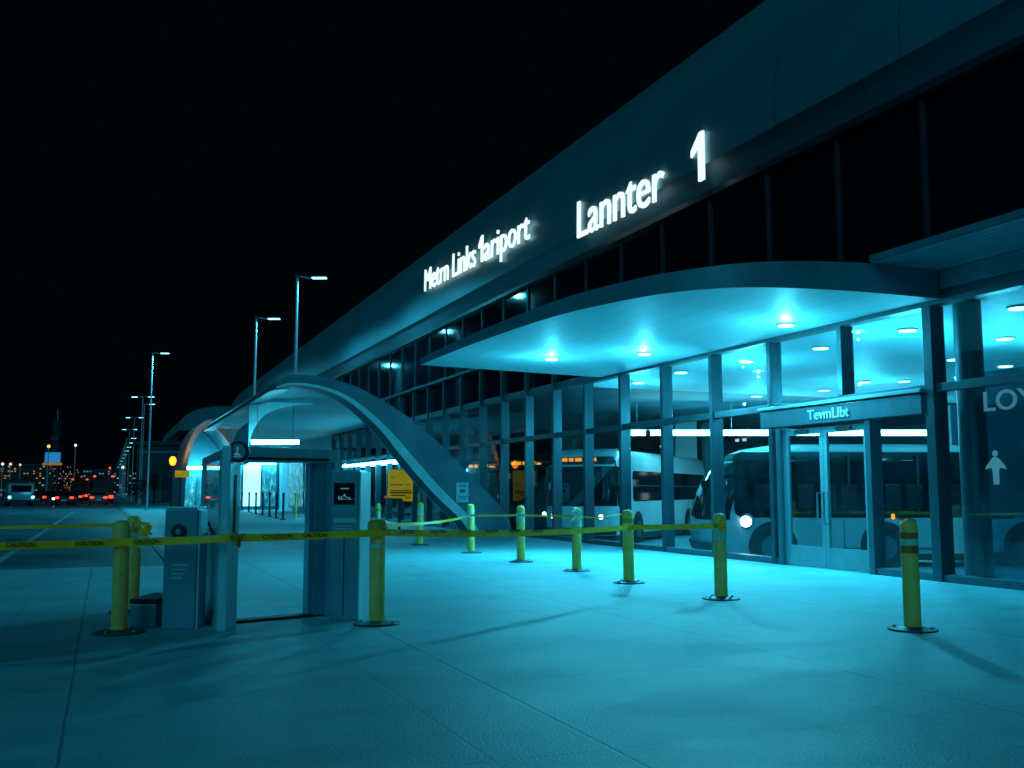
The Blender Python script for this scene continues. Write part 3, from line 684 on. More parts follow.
front = [(-3.6, 10.78, .93), (.19, 11.125, .925), (1.17, 10.72, .965), (1.34, 10.74, .97), (2.82, 10.81, 1.0), (7.72, 14.12, .88), (7.73, 11.56, .99)]
pts = ribbon_pts(front, [.015, .004, .0, .01, .05, .01])
F1 = thing('barrier_tape', 'wide front yellow barrier tape with black lettering across the gate', 'tape', (.19, 11.12, 0), 0, 'yellow barrier tapes')
ribbon(pts, .078, .10, 3).build('tape', 'tape', F1, world=True, smooth=True)
knot((7.74, 11.55, .98), .06, 5).build('knot', 'tape', F1, world=True)
knot((1.28, 10.70, .955), .07, 6).build('knot', 'olive', F1, world=True)
def tape_text(p0, p1, words, start, gap, size=.058):
    p0, p1 = Vector(p0), Vector(p1); d = (p1 - p0); Ln = d.length; d.normalize()
    nrm = d.cross(Vector((0, 0, 1))).normalized(); up = nrm.cross(d)
    s = start; out = []
    for w in words:
        if s > Ln - .45: break
        q = p0 + d * s + nrm * .022 - up * size * .36
        mtx = Matrix(((d.x, up.x, nrm.x, q.x), (d.y, up.y, nrm.y, q.y), (d.z, up.z, nrm.z, q.z), (0, 0, 0, 1)))
        text_obj('lettering', w, size, 'ink', mtx, F1, extrude=.001, bold=.001)
        s += gap
W_ = ['CAUTION', 'COUUTION', 'CAUTION', 'CAUUTON', 'CAUTION', 'COUTION', 'CAUTION']
tape_text(front[0], front[1], W_, .25, .62); tape_text(front[1], front[2], W_[2:], .12, .5); tape_text(front[3], front[4], W_[1:], .2, .42)
tape_text(front[4], (6.0, 12.98, .9), W_, .3, .55)
back = [(-4.2, 13.3, 1.03), (.33, 13.0, 1.05)]
F2 = thing('barrier_tape', 'thin rear yellow tape at left tied to the shaded bollard pair', 'tape', (.33, 13, 0), 0, 'yellow barrier tapes')
ribbon(ribbon_pts(back, [.02]), .04, .5, 8).build('tape', 'tape', F2, world=True, smooth=True)
knot((.47, 13.0, 1.0), .09, 9).build('knot', 'tape', F2, world=True)
back2 = [(2.88, 11.02, 1.06), (7.86, 26.15, .9), (7.97, 22.33, .93), (7.92, 19.12, .97), (7.95, 16.6, 1.0)]
back2 = [(2.9, 11.0, 1.07), (7.97, 22.32, .88), (7.90, 19.12, .96), (7.95, 16.59, 1.0)]
F3 = thing('barrier_tape', 'thin rear yellow tape running from collar bollard to the knotted bollard', 'tape', (7.95, 16.6, 0), 0, 'yellow barrier tapes')
ribbon(ribbon_pts(back2, [.05, .01, .01]), .045, .5, 12).build('tape', 'tape', F3, world=True, smooth=True)
knot((7.96, 16.56, 1.0), .11, 15).build('knot', 'wband', F3, world=True)
ribbon(ribbon_pts([(8.0, 16.58, .99), (8.35, 16.5, .96), (8.75, 16.35, 1.03), (8.9, 16.25, 1.02)], [0, 0, 0], 6), .03, .9, 4).build('loose_end', 'tape', F3, world=True)
F4 = thing('tape_scrap', 'orange scrap of tape tied on top of the right foreground bollard', 'tape', (7.92, 8.35, 1.15))
ribbon(ribbon_pts([(7.80, 8.40, 1.17), (7.86, 8.37, 1.155), (7.92, 8.34, 1.158), (7.99, 8.31, 1.13)], [0, -.01, 0], 6), .025, .6, 4).build('tape', 'band', F4, world=True)
MB().lathe([(.012, 0), (.02, .012), (.018, .05), (.006, .06)], 10, (7.77, 8.41, 1.15)).build('tag', 'led', F4, world=True)

# ------------------------------------------------------------------ gate
G = thing('security_gate', 'free standing grey gate frame with an open glazed side wing', 'gate', (1.9, 11.9, 0))
def plank(p, q, t, z0, z1):
    """box standing on the line p-q, t thick"""
    p, q = Vector((*p, 0)), Vector((*q, 0)); d = (q - p); L_ = d.length; a = math.atan2(d.y, d.x)
    return Matrix.Translation(p) @ Matrix.Rotation(a, 4, 'Z'), L_
gl, gr = (1.30, 11.60), (2.45, 11.97)
m_, L_ = plank(gl, gr, .2, 0, 2)
GH = 1.94
MB().box(-.02, L_ + .10, -.14, .14, 1.78, GH, m_).build('header', 'machine2', G, world=True, bevel=.012)
MB().box(.05, L_ - .05, -.155, -.142, 1.80, 1.83, m_).build('header_groove', 'dark', G, world=True)
MB().box(.05, L_ - .02, -.10, .10, 0, .03, m_).build('threshold', 'dark', G, world=True, bevel=.006)
for a, b, t, mm in [(L_ - .25, L_ - .19, .06, 'machine'), (L_ - .19, L_ - .06, .10, 'machine'), (L_ - .06, L_ + .03, .14, 'machine'), (L_ + .03, L_ + .09, .19, 'machine2')]:
    MB().box(a, b, -t, t, 0, 1.79, m_).build('jamb', mm, G, world=True, bevel=.006)
# left corner post and side wing
lp = Matrix.Translation((1.17, 10.92, 0)) @ Matrix.Rotation(R(62), 4, 'Z')
MB().box(0, .30, -.05, .05, 0, 1.93, lp).build('corner_post', 'machine2', G, world=True, bevel=.012)
MB().box(.12, .18, -.058, -.052, 1.0, 1.62, lp).build('pull_slot', 'dark', G, world=True)
m_, L_ = plank((1.15, 10.98), (1.22, 14.0), .06, 0, 2)
mb = MB(); mb.box(0, L_, -.03, .03, 0.0, .10, m_); mb.box(0, L_, -.03, .03, 1.80, 1.88, m_); mb.box(0, .10, -.03, .03, .1, 1.8, m_); mb.box(L_ - .1, L_, -.03, .03, .1, 1.8, m_); mb.box(.1, L_ - .1, -.03, .03, .95, 1.02, m_)
w = mb.build('side_wing', 'machine2', G, world=True)
MB().box(.1, L_ - .1, -.006, .006, 1.02, 1.8, m_).build('pane', 'glass', w, world=True)
MB().box(.1, L_ - .1, -.015, .015, .1, .95, m_).build('lower_panel', 'machine2', w, world=True)
# round emblem at the corner
em_ = Matrix.Translation((1.30, 10.95, 1.865)) @ Matrix.Rotation(-YAW, 4, 'Z')
e1 = MB(); e1.lathe([(.10, 0), (.115, .01), (.115, .05), (.10, .06)], 28, (0, -.03, 0), 'y'); bmesh.ops.transform(e1.bm, matrix=em_, verts=e1.bm.verts)
e1 = e1.build('emblem', 'dark', G, world=True, smooth=True)
e2 = MB(); e2.lathe([(.082, 0), (.082, .004)], 24, (0, -.036, 0), 'y'); bmesh.ops.transform(e2.bm, matrix=em_, verts=e2.bm.verts); e2.build('emblem_face', 'machine', e1, world=True)
e3 = MB(); e3.prism([(-.03, -.04), (.035, -.045), (.02, -.02), (.0, -.015), (.01, .05), (-.012, .05), (-.012, -.01), (-.035, -.02)], -.044, -.037); e3.box(-.045, .045, -.044, -.037, -.058, -.05)
bmesh.ops.transform(e3.bm, matrix=em_, verts=e3.bm.verts); e3.build('emblem_mark', 'grey_letter', e1, world=True)
# chain from pillar to gate post
Ch = MB(); pts = ribbon_pts([(1.10, 11.9, 1.1), (1.14, 10.9, .98)], [.06], 12)
for i, p in enumerate(pts[:-1]): Ch.tube([p, pts[i + 1]], [.018, .012] if i % 2 else [.012, .02], 6)
Ch.build('chain', 'dark', G, world=True)

def pedestal(name, label, x, y, rz, w, d, h, top='machine'):
    t = thing(name, label, 'kiosk' if 'kiosk' in name else 'pillar', (x, y, 0), rz)
    MB().box(-w / 2, w / 2, -d / 2, d / 2, 0, h).build('housing', top, t, bevel=.014)
    return t
K1 = pedestal('gate_pillar', 'dark blue waist high machine pillar with round lock left of the gate', .825, 11.45, -YAW, .35, .30, 1.26)
MB().box(-.17, .17, -.148, .148, 1.262, 1.28).build('lid', 'machine2', K1, bevel=.006)
MB().lathe([(.06, 0), (.08, .008), (.078, .02), (.05, .026)], 24, (-.02, -.176, 1.02), 'y').build('lock', 'dark', K1, smooth=True)
MB().lathe([(.03, 0), (.03, .01)], 16, (-.02, -.187, 1.02), 'y').build('lock_core', 'steel', K1)
MB().box(-.07, .05, -.156, -.151, .9, .96).build('keyhole_plate', 'dark', K1)
MB().box(-.12, .12, -.1545, -.1512, .48, .80).build('panel', 'machine', K1)
mb = MB()
for k in range(4): mb.box(-.09, .09 - .02 * k, -.158, -.1548, .66 - k * .045, .675 - k * .045)
mb.build('lettering', 'machine2', K1)
MB().box(.177, .20, -.13, .13, 0.0, 1.24).build('side_rail', 'machine2', K1, bevel=.005)
K3 = thing('base_block', 'low dark concrete block on the ground between bollards and pillar', 'block', (.56, 11.9, 0), -YAW)
MB().box(-.14, .14, -.35, .35, 0, .25).build('block', 'machine', K3, bevel=.02); MB().box(-.15, .15, -.36, .36, .252, .30).build('lid', 'dark', K3, bevel=.01)
K2 = pedestal('ticket_kiosk', 'tall blue ticket kiosk with dark screen right of the gate', 2.62, 11.50, R(-30), .33, .28, 1.69)
MB().box(-.15, .15, -.1520, -.1420, 1.18, 1.64).build('panel', 'machine', K2, bevel=.004)
sc_ = MB().box(-.13, .11, -.1660, -.1540, 1.30, 1.54).build('screen', 'screen', K2)
mb = MB(); rr = random.Random(4)
for k in range(5):
    mb.box(-.075 + .03 * k, -.06 + .03 * k + rr.uniform(0, .012), -.1685, -.1665, 1.345 + rr.uniform(0, .05), 1.37 + rr.uniform(0, .06))
mb.box(-.08, .09, -.1688, -.1662, 1.355, 1.362); mb.build('screen_mark', 'grey_letter', sc_); MB().box(-.05, .05, -.1685, -.1665, 1.47, 1.485).build('screen_caption', 'grey_letter', sc_)
for x in (-.06, .05): MB().lathe([(.02, 0), (.022, .006), (.012, .012)], 12, (x, -.1660, 1.59), 'y').build('sensor', 'steel', K2)
mb = MB(); mb.box(-.13, .12, -.1460, -.1425, 1.09, 1.14)
for k in range(3): mb.box(-.12, .08 + .01 * k, -.1460, -.1425, 1.05 - k * .035, 1.062 - k * .035)
mb.build('lettering', 'machine2', K2)
MB().box(-.012, .0, -.1435, -.1405, .05, 1.0).build('seam', 'dark', K2)
MB().box(-.15, .15, -.1445, -.1405, .93, .945).build('seam', 'dark', K2)
MB().box(.181, .20, -.2, .2, 0, 1.67).build('side_rail', 'machine2', K2, bevel=.004)

# ------------------------------------------------------------------ coaches
def outline(xf, xr, w, rf, rr, n=6, off=0.0):
    """ring: left rear corner, left front corner, front, right front corner, right rear corner"""
    xf += off; xr -= off; w += off
    P = []
    for k in range(n + 1): t = R(180 - 90 * k / n); P.append((xr + rr + rr * math.cos(t), w - rr + rr * math.sin(t)))
    for k in range(n + 1): t = R(90 - 90 * k / n); P.append((xf - rf + rf * math.cos(t), w - rf + rf * math.sin(t)))
    for k in range(n + 1): t = R(0 - 90 * k / n); P.append((xf - rf + rf * math.cos(t), -w + rf + rf * math.sin(t)))
    for k in range(n + 1): t = R(-90 - 90 * k / n); P.append((xr + rr + rr * math.cos(t), -w + rr + rr * math.sin(t)))
    return P
class Shell:
    def __init__(s, zs, xf, xr, w, rf, rr): s.zs, s.xf, s.xr, s.w, s.rf, s.rr = zs, xf, xr, w, rf, rr
    def ring(s, z, off=0.0):
        f = lambda a: lerp(s.zs, a, z) if hasattr(a, '__len__') else a
        return [(x, y, z) for x, y in outline(f(s.xf), f(s.xr), f(s.w), f(s.rf), f(s.rr), off=off)]
    def body(s, name, m, parent, z0=None, z1=None, n=26):
        z0 = s.zs[0] if z0 is None else z0; z1 = s.zs[-1] if z1 is None else z1
        zz = sorted(set([z0 + (z1 - z0) * k / n for k in range(n + 1)] + [z for z in s.zs if z0 < z < z1]))
        mb = MB(); V = mb.grid([s.ring(z) for z in zz], closed=True); mb.bm.faces.new(V[0][::-1]); mb.bm.faces.new(V[-1])
        return mb.build(name, m, parent, smooth=True)
    def front(s, name, m, parent, z0, z1, i0=7, i1=20, off=.012, n=10):
        mb = MB(); mb.grid([s.ring(z0 + (z1 - z0) * k / n, off)[i0:i1 + 1] for k in range(n + 1)])
        return mb.build(name, m, parent, smooth=True)
    def side(s, name, m, parent, x0, x1, z0, z1, sgn=1, off=.012, r=.08, n=8):
        """rounded window on the side wall"""
        f = lambda z: sgn * ((lerp(s.zs, s.w, z) if hasattr(s.w, '__len__') else s.w) + off)
        mb = MB(); rows = []; N = 30
        for k in range(N + 1):
            t = k / N; z = z0 + (z1 - z0) * t; e = min(z - z0, z1 - z)
            ins = r - math.sqrt(max(0, r * r - (r - e) ** 2)) if e < r else 0
            rows.append([(x0 + ins + (x1 - x0 - 2 * ins) * q / 6, f(z), z) for q in range(7)])
        mb.grid(rows)
        return mb.build(name, m, parent, smooth=True)
def wheel(parent, x, y, r, zc, sgn):
    t = MB(); y0 = y - sgn * .26
    t.lathe([(r * .62, 0), (r * .93, 0), (r, .04), (r, .22), (r * .93, .26), (r * .62, .26)], 32, (x, min(y0, y), zc), 'y')
    tyre = t.build('wheel', 'rubber', parent, smooth=True)
    q = MB(); ys = y + sgn * .006
    q.lathe([(r * .60, 0), (r * .60, .02)], 28, (x, ys - .01 - .01, zc), 'y'); q.lathe([(r * .22, 0), (r * .2, .05)], 18, (x, ys - .02, zc), 'y')
    for k in range(10):
        a = 2 * math.pi * k / 10; q.lathe([(.022, 0), (.022, .035)], 8, (x + math.cos(a) * r * .4, ys - .02, zc + math.sin(a) * r * .4), 'y')
    q.build('rim', 'frame', tyre)
# near coach: dark glass band, long low tail
cx_, cy_ = view(4.55 + 4.4, 25.2)
C2 = thing('shuttle_coach', 'silver coach with dark window band and lit headlight behind the glass doors', 'bus', (cx_, cy_, -.35), math.pi - YAW)
zs = [.32, .55, .9, 1.3, 1.7, 2.1, 2.5, 2.72, 2.84, 2.91, 2.94]
NX = 4.4
xf = [NX - .10, NX - .02, NX, NX - .04, NX - .16, NX - .36, NX - .68, NX - .98, NX - 1.3, NX - 1.75, NX - 2.3]
w_ = [1.16, 1.19, 1.20, 1.20, 1.19, 1.17, 1.14, 1.10, 1.03, .90, .65]
xr = [-2.25] * 7 + [-2.2, -2.1, -1.9, -1.6]
rf = [.62] * 8 + [.6, .55, .4]
s2 = Shell(zs, xf, xr, w_, rf, .25)
s2.body('body', 'silver', C2)
s2.front('roof_cap', 'white', C2, 2.76, 2.92, 0, 27, off=.006, n=6)
tl = Shell([.34, .5, .8, 1.02, 1.12, 1.15], -2.3, [-4.3, -4.42, -4.46, -4.4, -4.25, -4.0], [1.14, 1.17, 1.18, 1.14, 1.05, .9], .05, [.3, .34, .38, .4, .4, .35])
tl.body('rear_deck', 'silver', C2, n=14)
MB().box(-3.1, -2.5, -.7, 1.02, 1.152, 1.24).build('deck_vent', 'dark', C2, bevel=.02)
MB().box(-4.3, -2.27, -1.0, 1.175, .12, .36).build('skirt', 'dark', C2, bevel=.05)
MB().box(-2.2, 3.7, -1.0, 1.13, .16, .34).build('skirt', 'dark', C2, bevel=.03)
s2.front('windshield', 'busglass', C2, 1.12, 2.72, 7, 20)
s2.side('window', 'busglass', C2, -2.05, 3.66, 1.17, 2.73, 1, r=.22); s2.side('window', 'busglass', C2, -2.05, 3.66, 1.17, 2.73, -1, r=.22)
for x in (2.55, .9, -.75):
    MB().box(x - .03, x + .03, 1.192, 1.212, 1.2, 2.66).build('window_divider', 'dark', C2)
for k in range(10):
    x = -1.7 + .52 * k
    MB().box(x - .19, x + .19, 1.205, 1.216, 1.38, 1.96).build('seat_back', 'cardark', C2, bevel=.02)
s2.front('bumper', 'dark', C2, .36, .56, 8, 19, off=.05, n=4)
s2.front('front_trim', 'steel', C2, .58, .62, 8, 19, off=.03, n=2)
for sgn in (1, -1):
    a = R(35); hx, hy = NX - 1.02, sgn * 1.185
    q = MB(); q.lathe([(.17, 0), (.20, .02), (.17, .05)], 24, (0, 0, 0), 'y'); mt = Matrix.Translation((hx, hy, 1.08)) @ Matrix.Rotation(sgn * R(-14) + (0 if sgn > 0 else math.pi), 4, 'Z')
    bmesh.ops.transform(q.bm, matrix=mt, verts=q.bm.verts); hl = q.build('headlight', 'steel', C2, smooth=True)
    q = MB(); q.lathe([(.125, .051), (.10, .075), (.03, .085)], 20, (0, 0, 0), 'y'); bmesh.ops.transform(q.bm, matrix=mt, verts=q.bm.verts); q.build('lens', 'head', hl, smooth=True)
for x in (2.75, .1, -3.3):
    for sgn in (1, -1):
        q = MB(); q.lathe([(.58, 0), (.58, .01)], 30, (x, sgn * 1.2 - .002, .5), 'y'); q.build('wheel_arch', 'dark', C2)
        wheel(C2, x, sgn * 1.232, .47, .47, sgn)
MB().box(-1.0, 1.9, 1.193, 1.203, .44, .46).build('body_seam', 'dark', C2)
for x in (.2, 1.05): MB().box(x, x + .012, 1.19, 1.206, .46, 1.1).build('body_seam', 'dark', C2)
# white coach with amber sign
C1 = thing('white_coach', 'white coach with amber destination sign and big windshield, right of two dark coaches', 'bus', (18.23, 33.66, -.35), math.atan2(-.68, -.73))
zs = [.34, .6, 1.0, 1.5, 2.2, 2.75, 3.0, 3.12, 3.2, 3.24]
xf = [4.86, 4.97, 5.0, 4.97, 4.88, 4.78, 4.68, 4.55, 4.3, 3.9]
s1 = Shell(zs, xf, [-7.5, -7.5, -7.5, -7.5, -7.5, -7.47, -7.43, -7.35, -7.2, -6.9], [1.2, 1.25, 1.25, 1.25, 1.24, 1.22, 1.18, 1.12, 1.0, .75], .42, .2)
s1.body('body', 'white', C1)
ws = s1.front('windshield', 'busglass', C1, 1.3, 2.62, 7, 20)
ledp = s1.front('destination_sign', 'dark', C1, 2.68, 2.95, 9, 18)
mb = MB()
x5 = lerp(zs, xf, 2.82) + .02
for k, (a, b) in enumerate([(-.62, -.42), (-.36, -.2), (-.14, .1), (.16, .3), (.36, .62)]):
    mb.box(x5 - .002, x5 + .006, a, b, 2.73, 2.91)
mb.build('lettering', 'led', ledp)
s1.front('bumper', 'dark', C1, .36, .58, 8, 19, off=.05, n=4)
MB().box(-7.3, 4.5, -1.0, 1.18, .12, .35).build('skirt', 'dark', C1, bevel=.03)
for sgn in (1, -1):
    s1.side('window', 'busglass', C1, 3.35, 4.5, 1.28, 2.6, sgn, r=.12)
    s1.side('window', 'busglass', C1, -7.1, 2.85, 1.45, 2.5, sgn, r=.14)
    MB().box(-7.0, 2.8, sgn * 1.252, sgn * 1.262, 1.98, 2.0).build('window_divider', 'steel', C1)
    MB().box(3.1, 3.115, sgn * 1.246, sgn * 1.256, .5, 2.9).build('body_seam', 'dark', C1)
    q = MB(); q.lathe([(.11, 0), (.13, .02), (.1, .05)], 18, (4.96, sgn * .85, .95), 'x'); hl = q.build('headlight', 'steel', C1, smooth=True)
    q = MB(); q.lathe([(.085, .051), (.03, .07)], 16, (4.96, sgn * .85, .95), 'x'); q.build('lens', 'headfar', hl)
    q = MB(); q.tube([(4.7, sgn * 1.15, 2.75), (5.15, sgn * 1.4, 2.8), (5.2, sgn * 1.45, 2.5)], .03, 8); q.box(5.12, 5.24, sgn * 1.45 - .1, sgn * 1.45 + .1, 1.95, 2.5); q.build('mirror', 'dark', C1, bevel=.02)
    q = MB(); q.tube([(4.98, 0, 1.28), (4.98, -sgn * .1, 1.30), (4.93, sgn * .7, 1.75)], .012, 6); q.build('wiper', 'dark', C1)
    for x in (2.3, -4.4):
        q = MB(); q.lathe([(.6, 0), (.6, .01)], 30, (x, sgn * 1.25 - .003, .5), 'y'); q.build('wheel_arch', 'dark', C1)
        wheel(C1, x, sgn * 1.285, .48, .48, sgn)
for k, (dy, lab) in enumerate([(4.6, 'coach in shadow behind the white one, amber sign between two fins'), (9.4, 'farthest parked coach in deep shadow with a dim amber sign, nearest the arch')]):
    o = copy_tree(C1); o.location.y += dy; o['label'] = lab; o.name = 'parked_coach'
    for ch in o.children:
        if ch.name.startswith('body'): ch.data = ch.data.copy(); ch.data.materials[0] = M['cardark']  # white body repainted dark, shadow put into the paint

# ------------------------------------------------------------------ street lamps
def make_lamp(h, double=False):
    t = thing('street_lamp', '', 'street lamp', (0, 0, 0), 0, 'lamps along the road and walkway')
    MB().lathe([(.16, 0), (.16, .05), (.1, .09), (.09, .4), (.085, .42)], 14).build('base', 'pole', t, smooth=True)
    MB().tube([(0, 0, .4), (0, 0, h - .12)], [.075, .05], 12).build('pole', 'pole', t, smooth=True)
    MB().box(-.1, .1, -.06, .06, h - .16, h - .03).build('bracket', 'dark', t, bevel=.01)
    for s in ((1, -1) if double else (1,)):
        MB().tube([(s * .08, 0, h - .09), (s * .45, 0, h - .16), (s * .75, 0, h - .14)], .03, 8).build('arm', 'pole', t, smooth=True)
        hd = MB().box(min(s * .55, s * 1.25), max(s * .55, s * 1.25), -.11, .11, h - .14, h - .07).build('lamp_head', 'dark', t, bevel=.02)
        MB().box(min(s * .62, s * 1.22), max(s * .62, s * 1.22), -.1, .1, h - .185, h - .142).build('lens', 'lamp', hd)
    return t
l1 = make_lamp(5.6); l1.location = (7.2, 42, 4.98); l1.rotation_euler.z = R(-22); l1['label'] = 'tall thin lamp rising above the top of the big arch'
l2 = copy_tree(l1); l2.location = (7.0, 53, 4.98); l2['label'] = 'thin lamp left of the one above the big arch'
big = make_lamp(12.0); dbl = make_lamp(12.0, True)
LP = [(80, 0, 'tallest roadside lamp at left with one arm'), (118, 1, 'double armed lamp just left of the tallest roadside lamp'), (128, 0, 'single arm lamp overlapping the pole of the tallest roadside lamp'), (152, 1, 'double armed lamp second in the roadside row'), (182, 1, 'third roadside lamp with two arms')]
LP += [(d, 0, f'roadside lamp, number {n_} counted back from the tallest') for d, n_ in zip((215, 240, 268, 300, 340, 385, 440, 510, 600), ('six', 'seven', 'eight', 'nine', 'ten', 'eleven', 'twelve', 'thirteen', 'fourteen'))]
first = {0: big, 1: dbl}; used = set()
for d, k, lab in LP:
    o = first[k] if k not in used else copy_tree(first[k]); used.add(k)
    x = 2.95 if d < 100 else 3.5 + (.5 if d == 128 else 0) + max(0, (d - 180)) * .004
    o.location = (x, d, 0); o['label'] = lab; o.rotation_euler.z = R(-22)
    if d > 200: o.scale = (1.5, 1.5, 1 + (d - 200) * .0006)
# orange lamp by the small arch
OL = thing('wall_lamp', 'glowing orange lamp on a short post left of the small arch', 'lamp', (3.15, 54, 0))
MB().tube([(3.15, 54, 0), (3.15, 54, 2.75)], .05, 10).build('post', 'dark', OL, world=True, smooth=True)
MB().lathe([(.05, 2.75), (.12, 2.8), (.17, 2.95), (.17, 3.05), (.10, 3.18), (.03, 3.21)], 18, (3.15, 54, 0)).build('globe', 'orange', OL, world=True, smooth=True)
YS = thing('lit_sign', 'small yellow lit sign on a stand below the orange lamp', 'sign', (3.9, 54.4, 0))
MB().box(3.30, 4.0, 54.3, 54.4, 2.15, 2.5).build('panel', 'board', YS, world=True); MB().tube([(3.6, 54.42, 0), (3.6, 54.42, 2.3)], .04, 8).build('post', 'dark', YS, world=True)

# ------------------------------------------------------------------ vehicles far off
def make_car(paint, rear=True):
    t = thing('parked_car', '', 'car', (0, 0, 0))
    prof = [(-2.1, .35), (-2.15, .75), (-2.05, .98), (-1.6, 1.05), (-1.1, 1.42), (.35, 1.46), (1.1, 1.02), (1.95, .88), (2.15, .65), (2.12, .35)]
    MB().prism([(x, z) for x, z in prof], -.86, .86).build('body', paint, t, bevel=.07, smooth=True)
    MB().prism([(-1.52, 1.08), (-1.12, 1.38), (.3, 1.41), (.95, 1.06)], -.872, .872).build('window', 'busglass', t)
    MB().box(-2.0, -1.2, -.66, .66, 0, .02, Matrix.Translation((-.02, 0, 1.03)) @ Matrix.Translation((-1.62, 0, .03)) @ Matrix.Rotation(R(-39), 4, 'Y') @ Matrix.Translation((1.6, 0, 0))).build('rear_window', 'busglass', t)
    for x in (-1.3, 1.35):
        for s in (1, -1):
            q = MB(); q.lathe([(.2, 0), (.31, .0), (.33, .03), (.33, .17), (.31, .2)], 18, (x, s * .78 - .1, .33), 'y'); wv = q.build('wheel', 'rubber', t, smooth=True)
            q = MB(); q.lathe([(.19, 0), (.17, .02)], 14, (x, s * .885 - .01, .33), 'y'); q.build('rim', 'steel', wv)
    for s in (1, -1):
        MB().box(-2.2, -2.13, s * .64 - .17, s * .64 + .17, .70, .90).build('tail_light', 'red', t, bevel=.02)
        MB().box(2.12, 2.18, s * .62 - .17, s * .62 + .17, .60, .78).build('headlight', 'headfar', t, bevel=.02)
        MB().box(.75, .9, s * .98 - .09, s * .98 + .09, .98, 1.1).build('mirror', paint, t, bevel=.02)
    MB().box(-2.17, -2.1, -.25, .25, .5, .62).build('number_plate', 'white', t)
    return t
cars = make_car('cardark'); cars2 = make_car('cargrey')
queue = [(108, -3.6), (112, -.6), (126, -3.2), (141, -.4), (150, -3.4), (170, -.2), (118, -6.6), (200, -3.4)]
labs = ['dark car with red tail lights nearest in the far queue', 'grey car just right of the nearest dark car, in front of the box truck', 'dark car right behind the nearest one in the red queue',
        'grey car hidden behind the near box truck in the red queue', 'dark car third in the middle lane of the red queue', 'grey car farthest back in the right lane of the red queue',
        'dark car at the outer left of the red queue beside the van', 'farthest grey car in the middle lane of the red queue']
fc = True
for k, ((d, x), lab) in enumerate(zip(queue, labs)):
    p = cars if k % 2 == 0 else cars2
    o = p if k < 2 else copy_tree(p)
    o.location = (x, d, .01); o.rotation_euler.z = math.pi / 2 + R(rnd.uniform(-3, 3)); o['label'] = lab; o['group'] = 'cars queuing far down the road'
for (lat, dep), lab in [((-44.8, 100), 'oncoming far car with bright white headlights'), ((-62, 135), 'second oncoming car farther off with headlights on')]:
    o = copy_tree(cars); x, y = view(lat, dep); o.location = (x, y, .01); o.rotation_euler.z = math.atan2(-y, -x); o['label'] = lab; o['group'] = 'cars queuing far down the road'
def make_truck(label, x, y):
    t = thing('box_truck', label, 'truck', (x, y, .01), math.pi / 2, 'cars queuing far down the road')
    MB().box(-3.2, 1.2, -1.15, 1.15, .95, 3.3).build('cargo_box', 'cardark', t, bevel=.05)
    MB().prism([(1.3, .6), (1.3, 2.4), (2.4, 2.4), (2.9, 1.6), (2.95, .6)], -1.05, 1.05).build('cab', 'cargrey', t, bevel=.06)
    MB().box(-3.2, 2.6, -.5, .5, .55, .93).build('chassis', 'dark', t)
    for wx in (-2.2, 2.0):
        for s in (1, -1):
            q = MB(); q.lathe([(.25, 0), (.42, .0), (.45, .03), (.45, .25), (.42, .28)], 16, (wx, s * .95 - .14, .45), 'y'); q.build('wheel', 'rubber', t, smooth=True)
    for s in (1, -1):
        MB().box(-3.3, -3.21, s * .85 - .25, s * .85 + .25, .62, .95).build('tail_light', 'red', t)
        MB().box(-3.28, -3.21, s * .95 - .14, s * .95 + .14, 3.0, 3.18).build('marker_light', 'red', t)
    return t
make_truck('dark box truck with red lamps high and low, at the right of the red queue', -.2, 126)
make_truck('farther dark box truck with red marker lamps in the queue', -3.4, 160)
V = thing('parked_van', 'blue grey van seen from behind on the left side of the road', 'van', (*view(-47.5, 97), .01), R(98))
MB().prism([(-2.5, .4), (-2.55, 1.0), (-2.5, 1.3), (-2.3, 2.1), (-2.1, 2.2), (1.0, 2.2), (1.6, 1.4), (2.4, 1.15), (2.5, .4)], -1.1, 1.1).build('body', 'carblue', V, bevel=.1, smooth=True)
MB().box(-.02, .0, -.85, .85, 0, .62, Matrix.Translation((-2.52, 0, 1.36)) @ Matrix.Rotation(R(15), 4, 'Y')).build('rear_window', 'busglass', V)
MB().box(-1.9, .9, -.9, .9, 2.22, 2.5).build('roof_box', 'cardark', V, bevel=.1)
MB().box(-2.62, -2.5, -1.0, 1.0, .4, .62).build('bumper', 'cardark', V, bevel=.03)
for s in (1, -1):
    MB().box(-2.58, -2.5, s * .98 - .1, s * .98 + .1, 1.0, 1.3).build('tail_light', 'cargrey', V)
    MB().box(.9, 1.05, s * 1.22 - .14, s * 1.22 + .14, 1.35, 1.6).build('mirror', 'carblue', V, bevel=.03)
    for x in (-1.6, 1.6):
        q = MB(); q.lathe([(.2, 0), (.34, .0), (.37, .03), (.37, .2), (.34, .23)], 18, (x, s * 1.0 - .11, .37), 'y'); q.build('wheel', 'rubber', V, smooth=True)
    MB().lathe([(.13, 0), (.11, .04)], 14, (-2.60, s * 1.0, .85), 'x').build('rear_lamp', 'lamp', V)

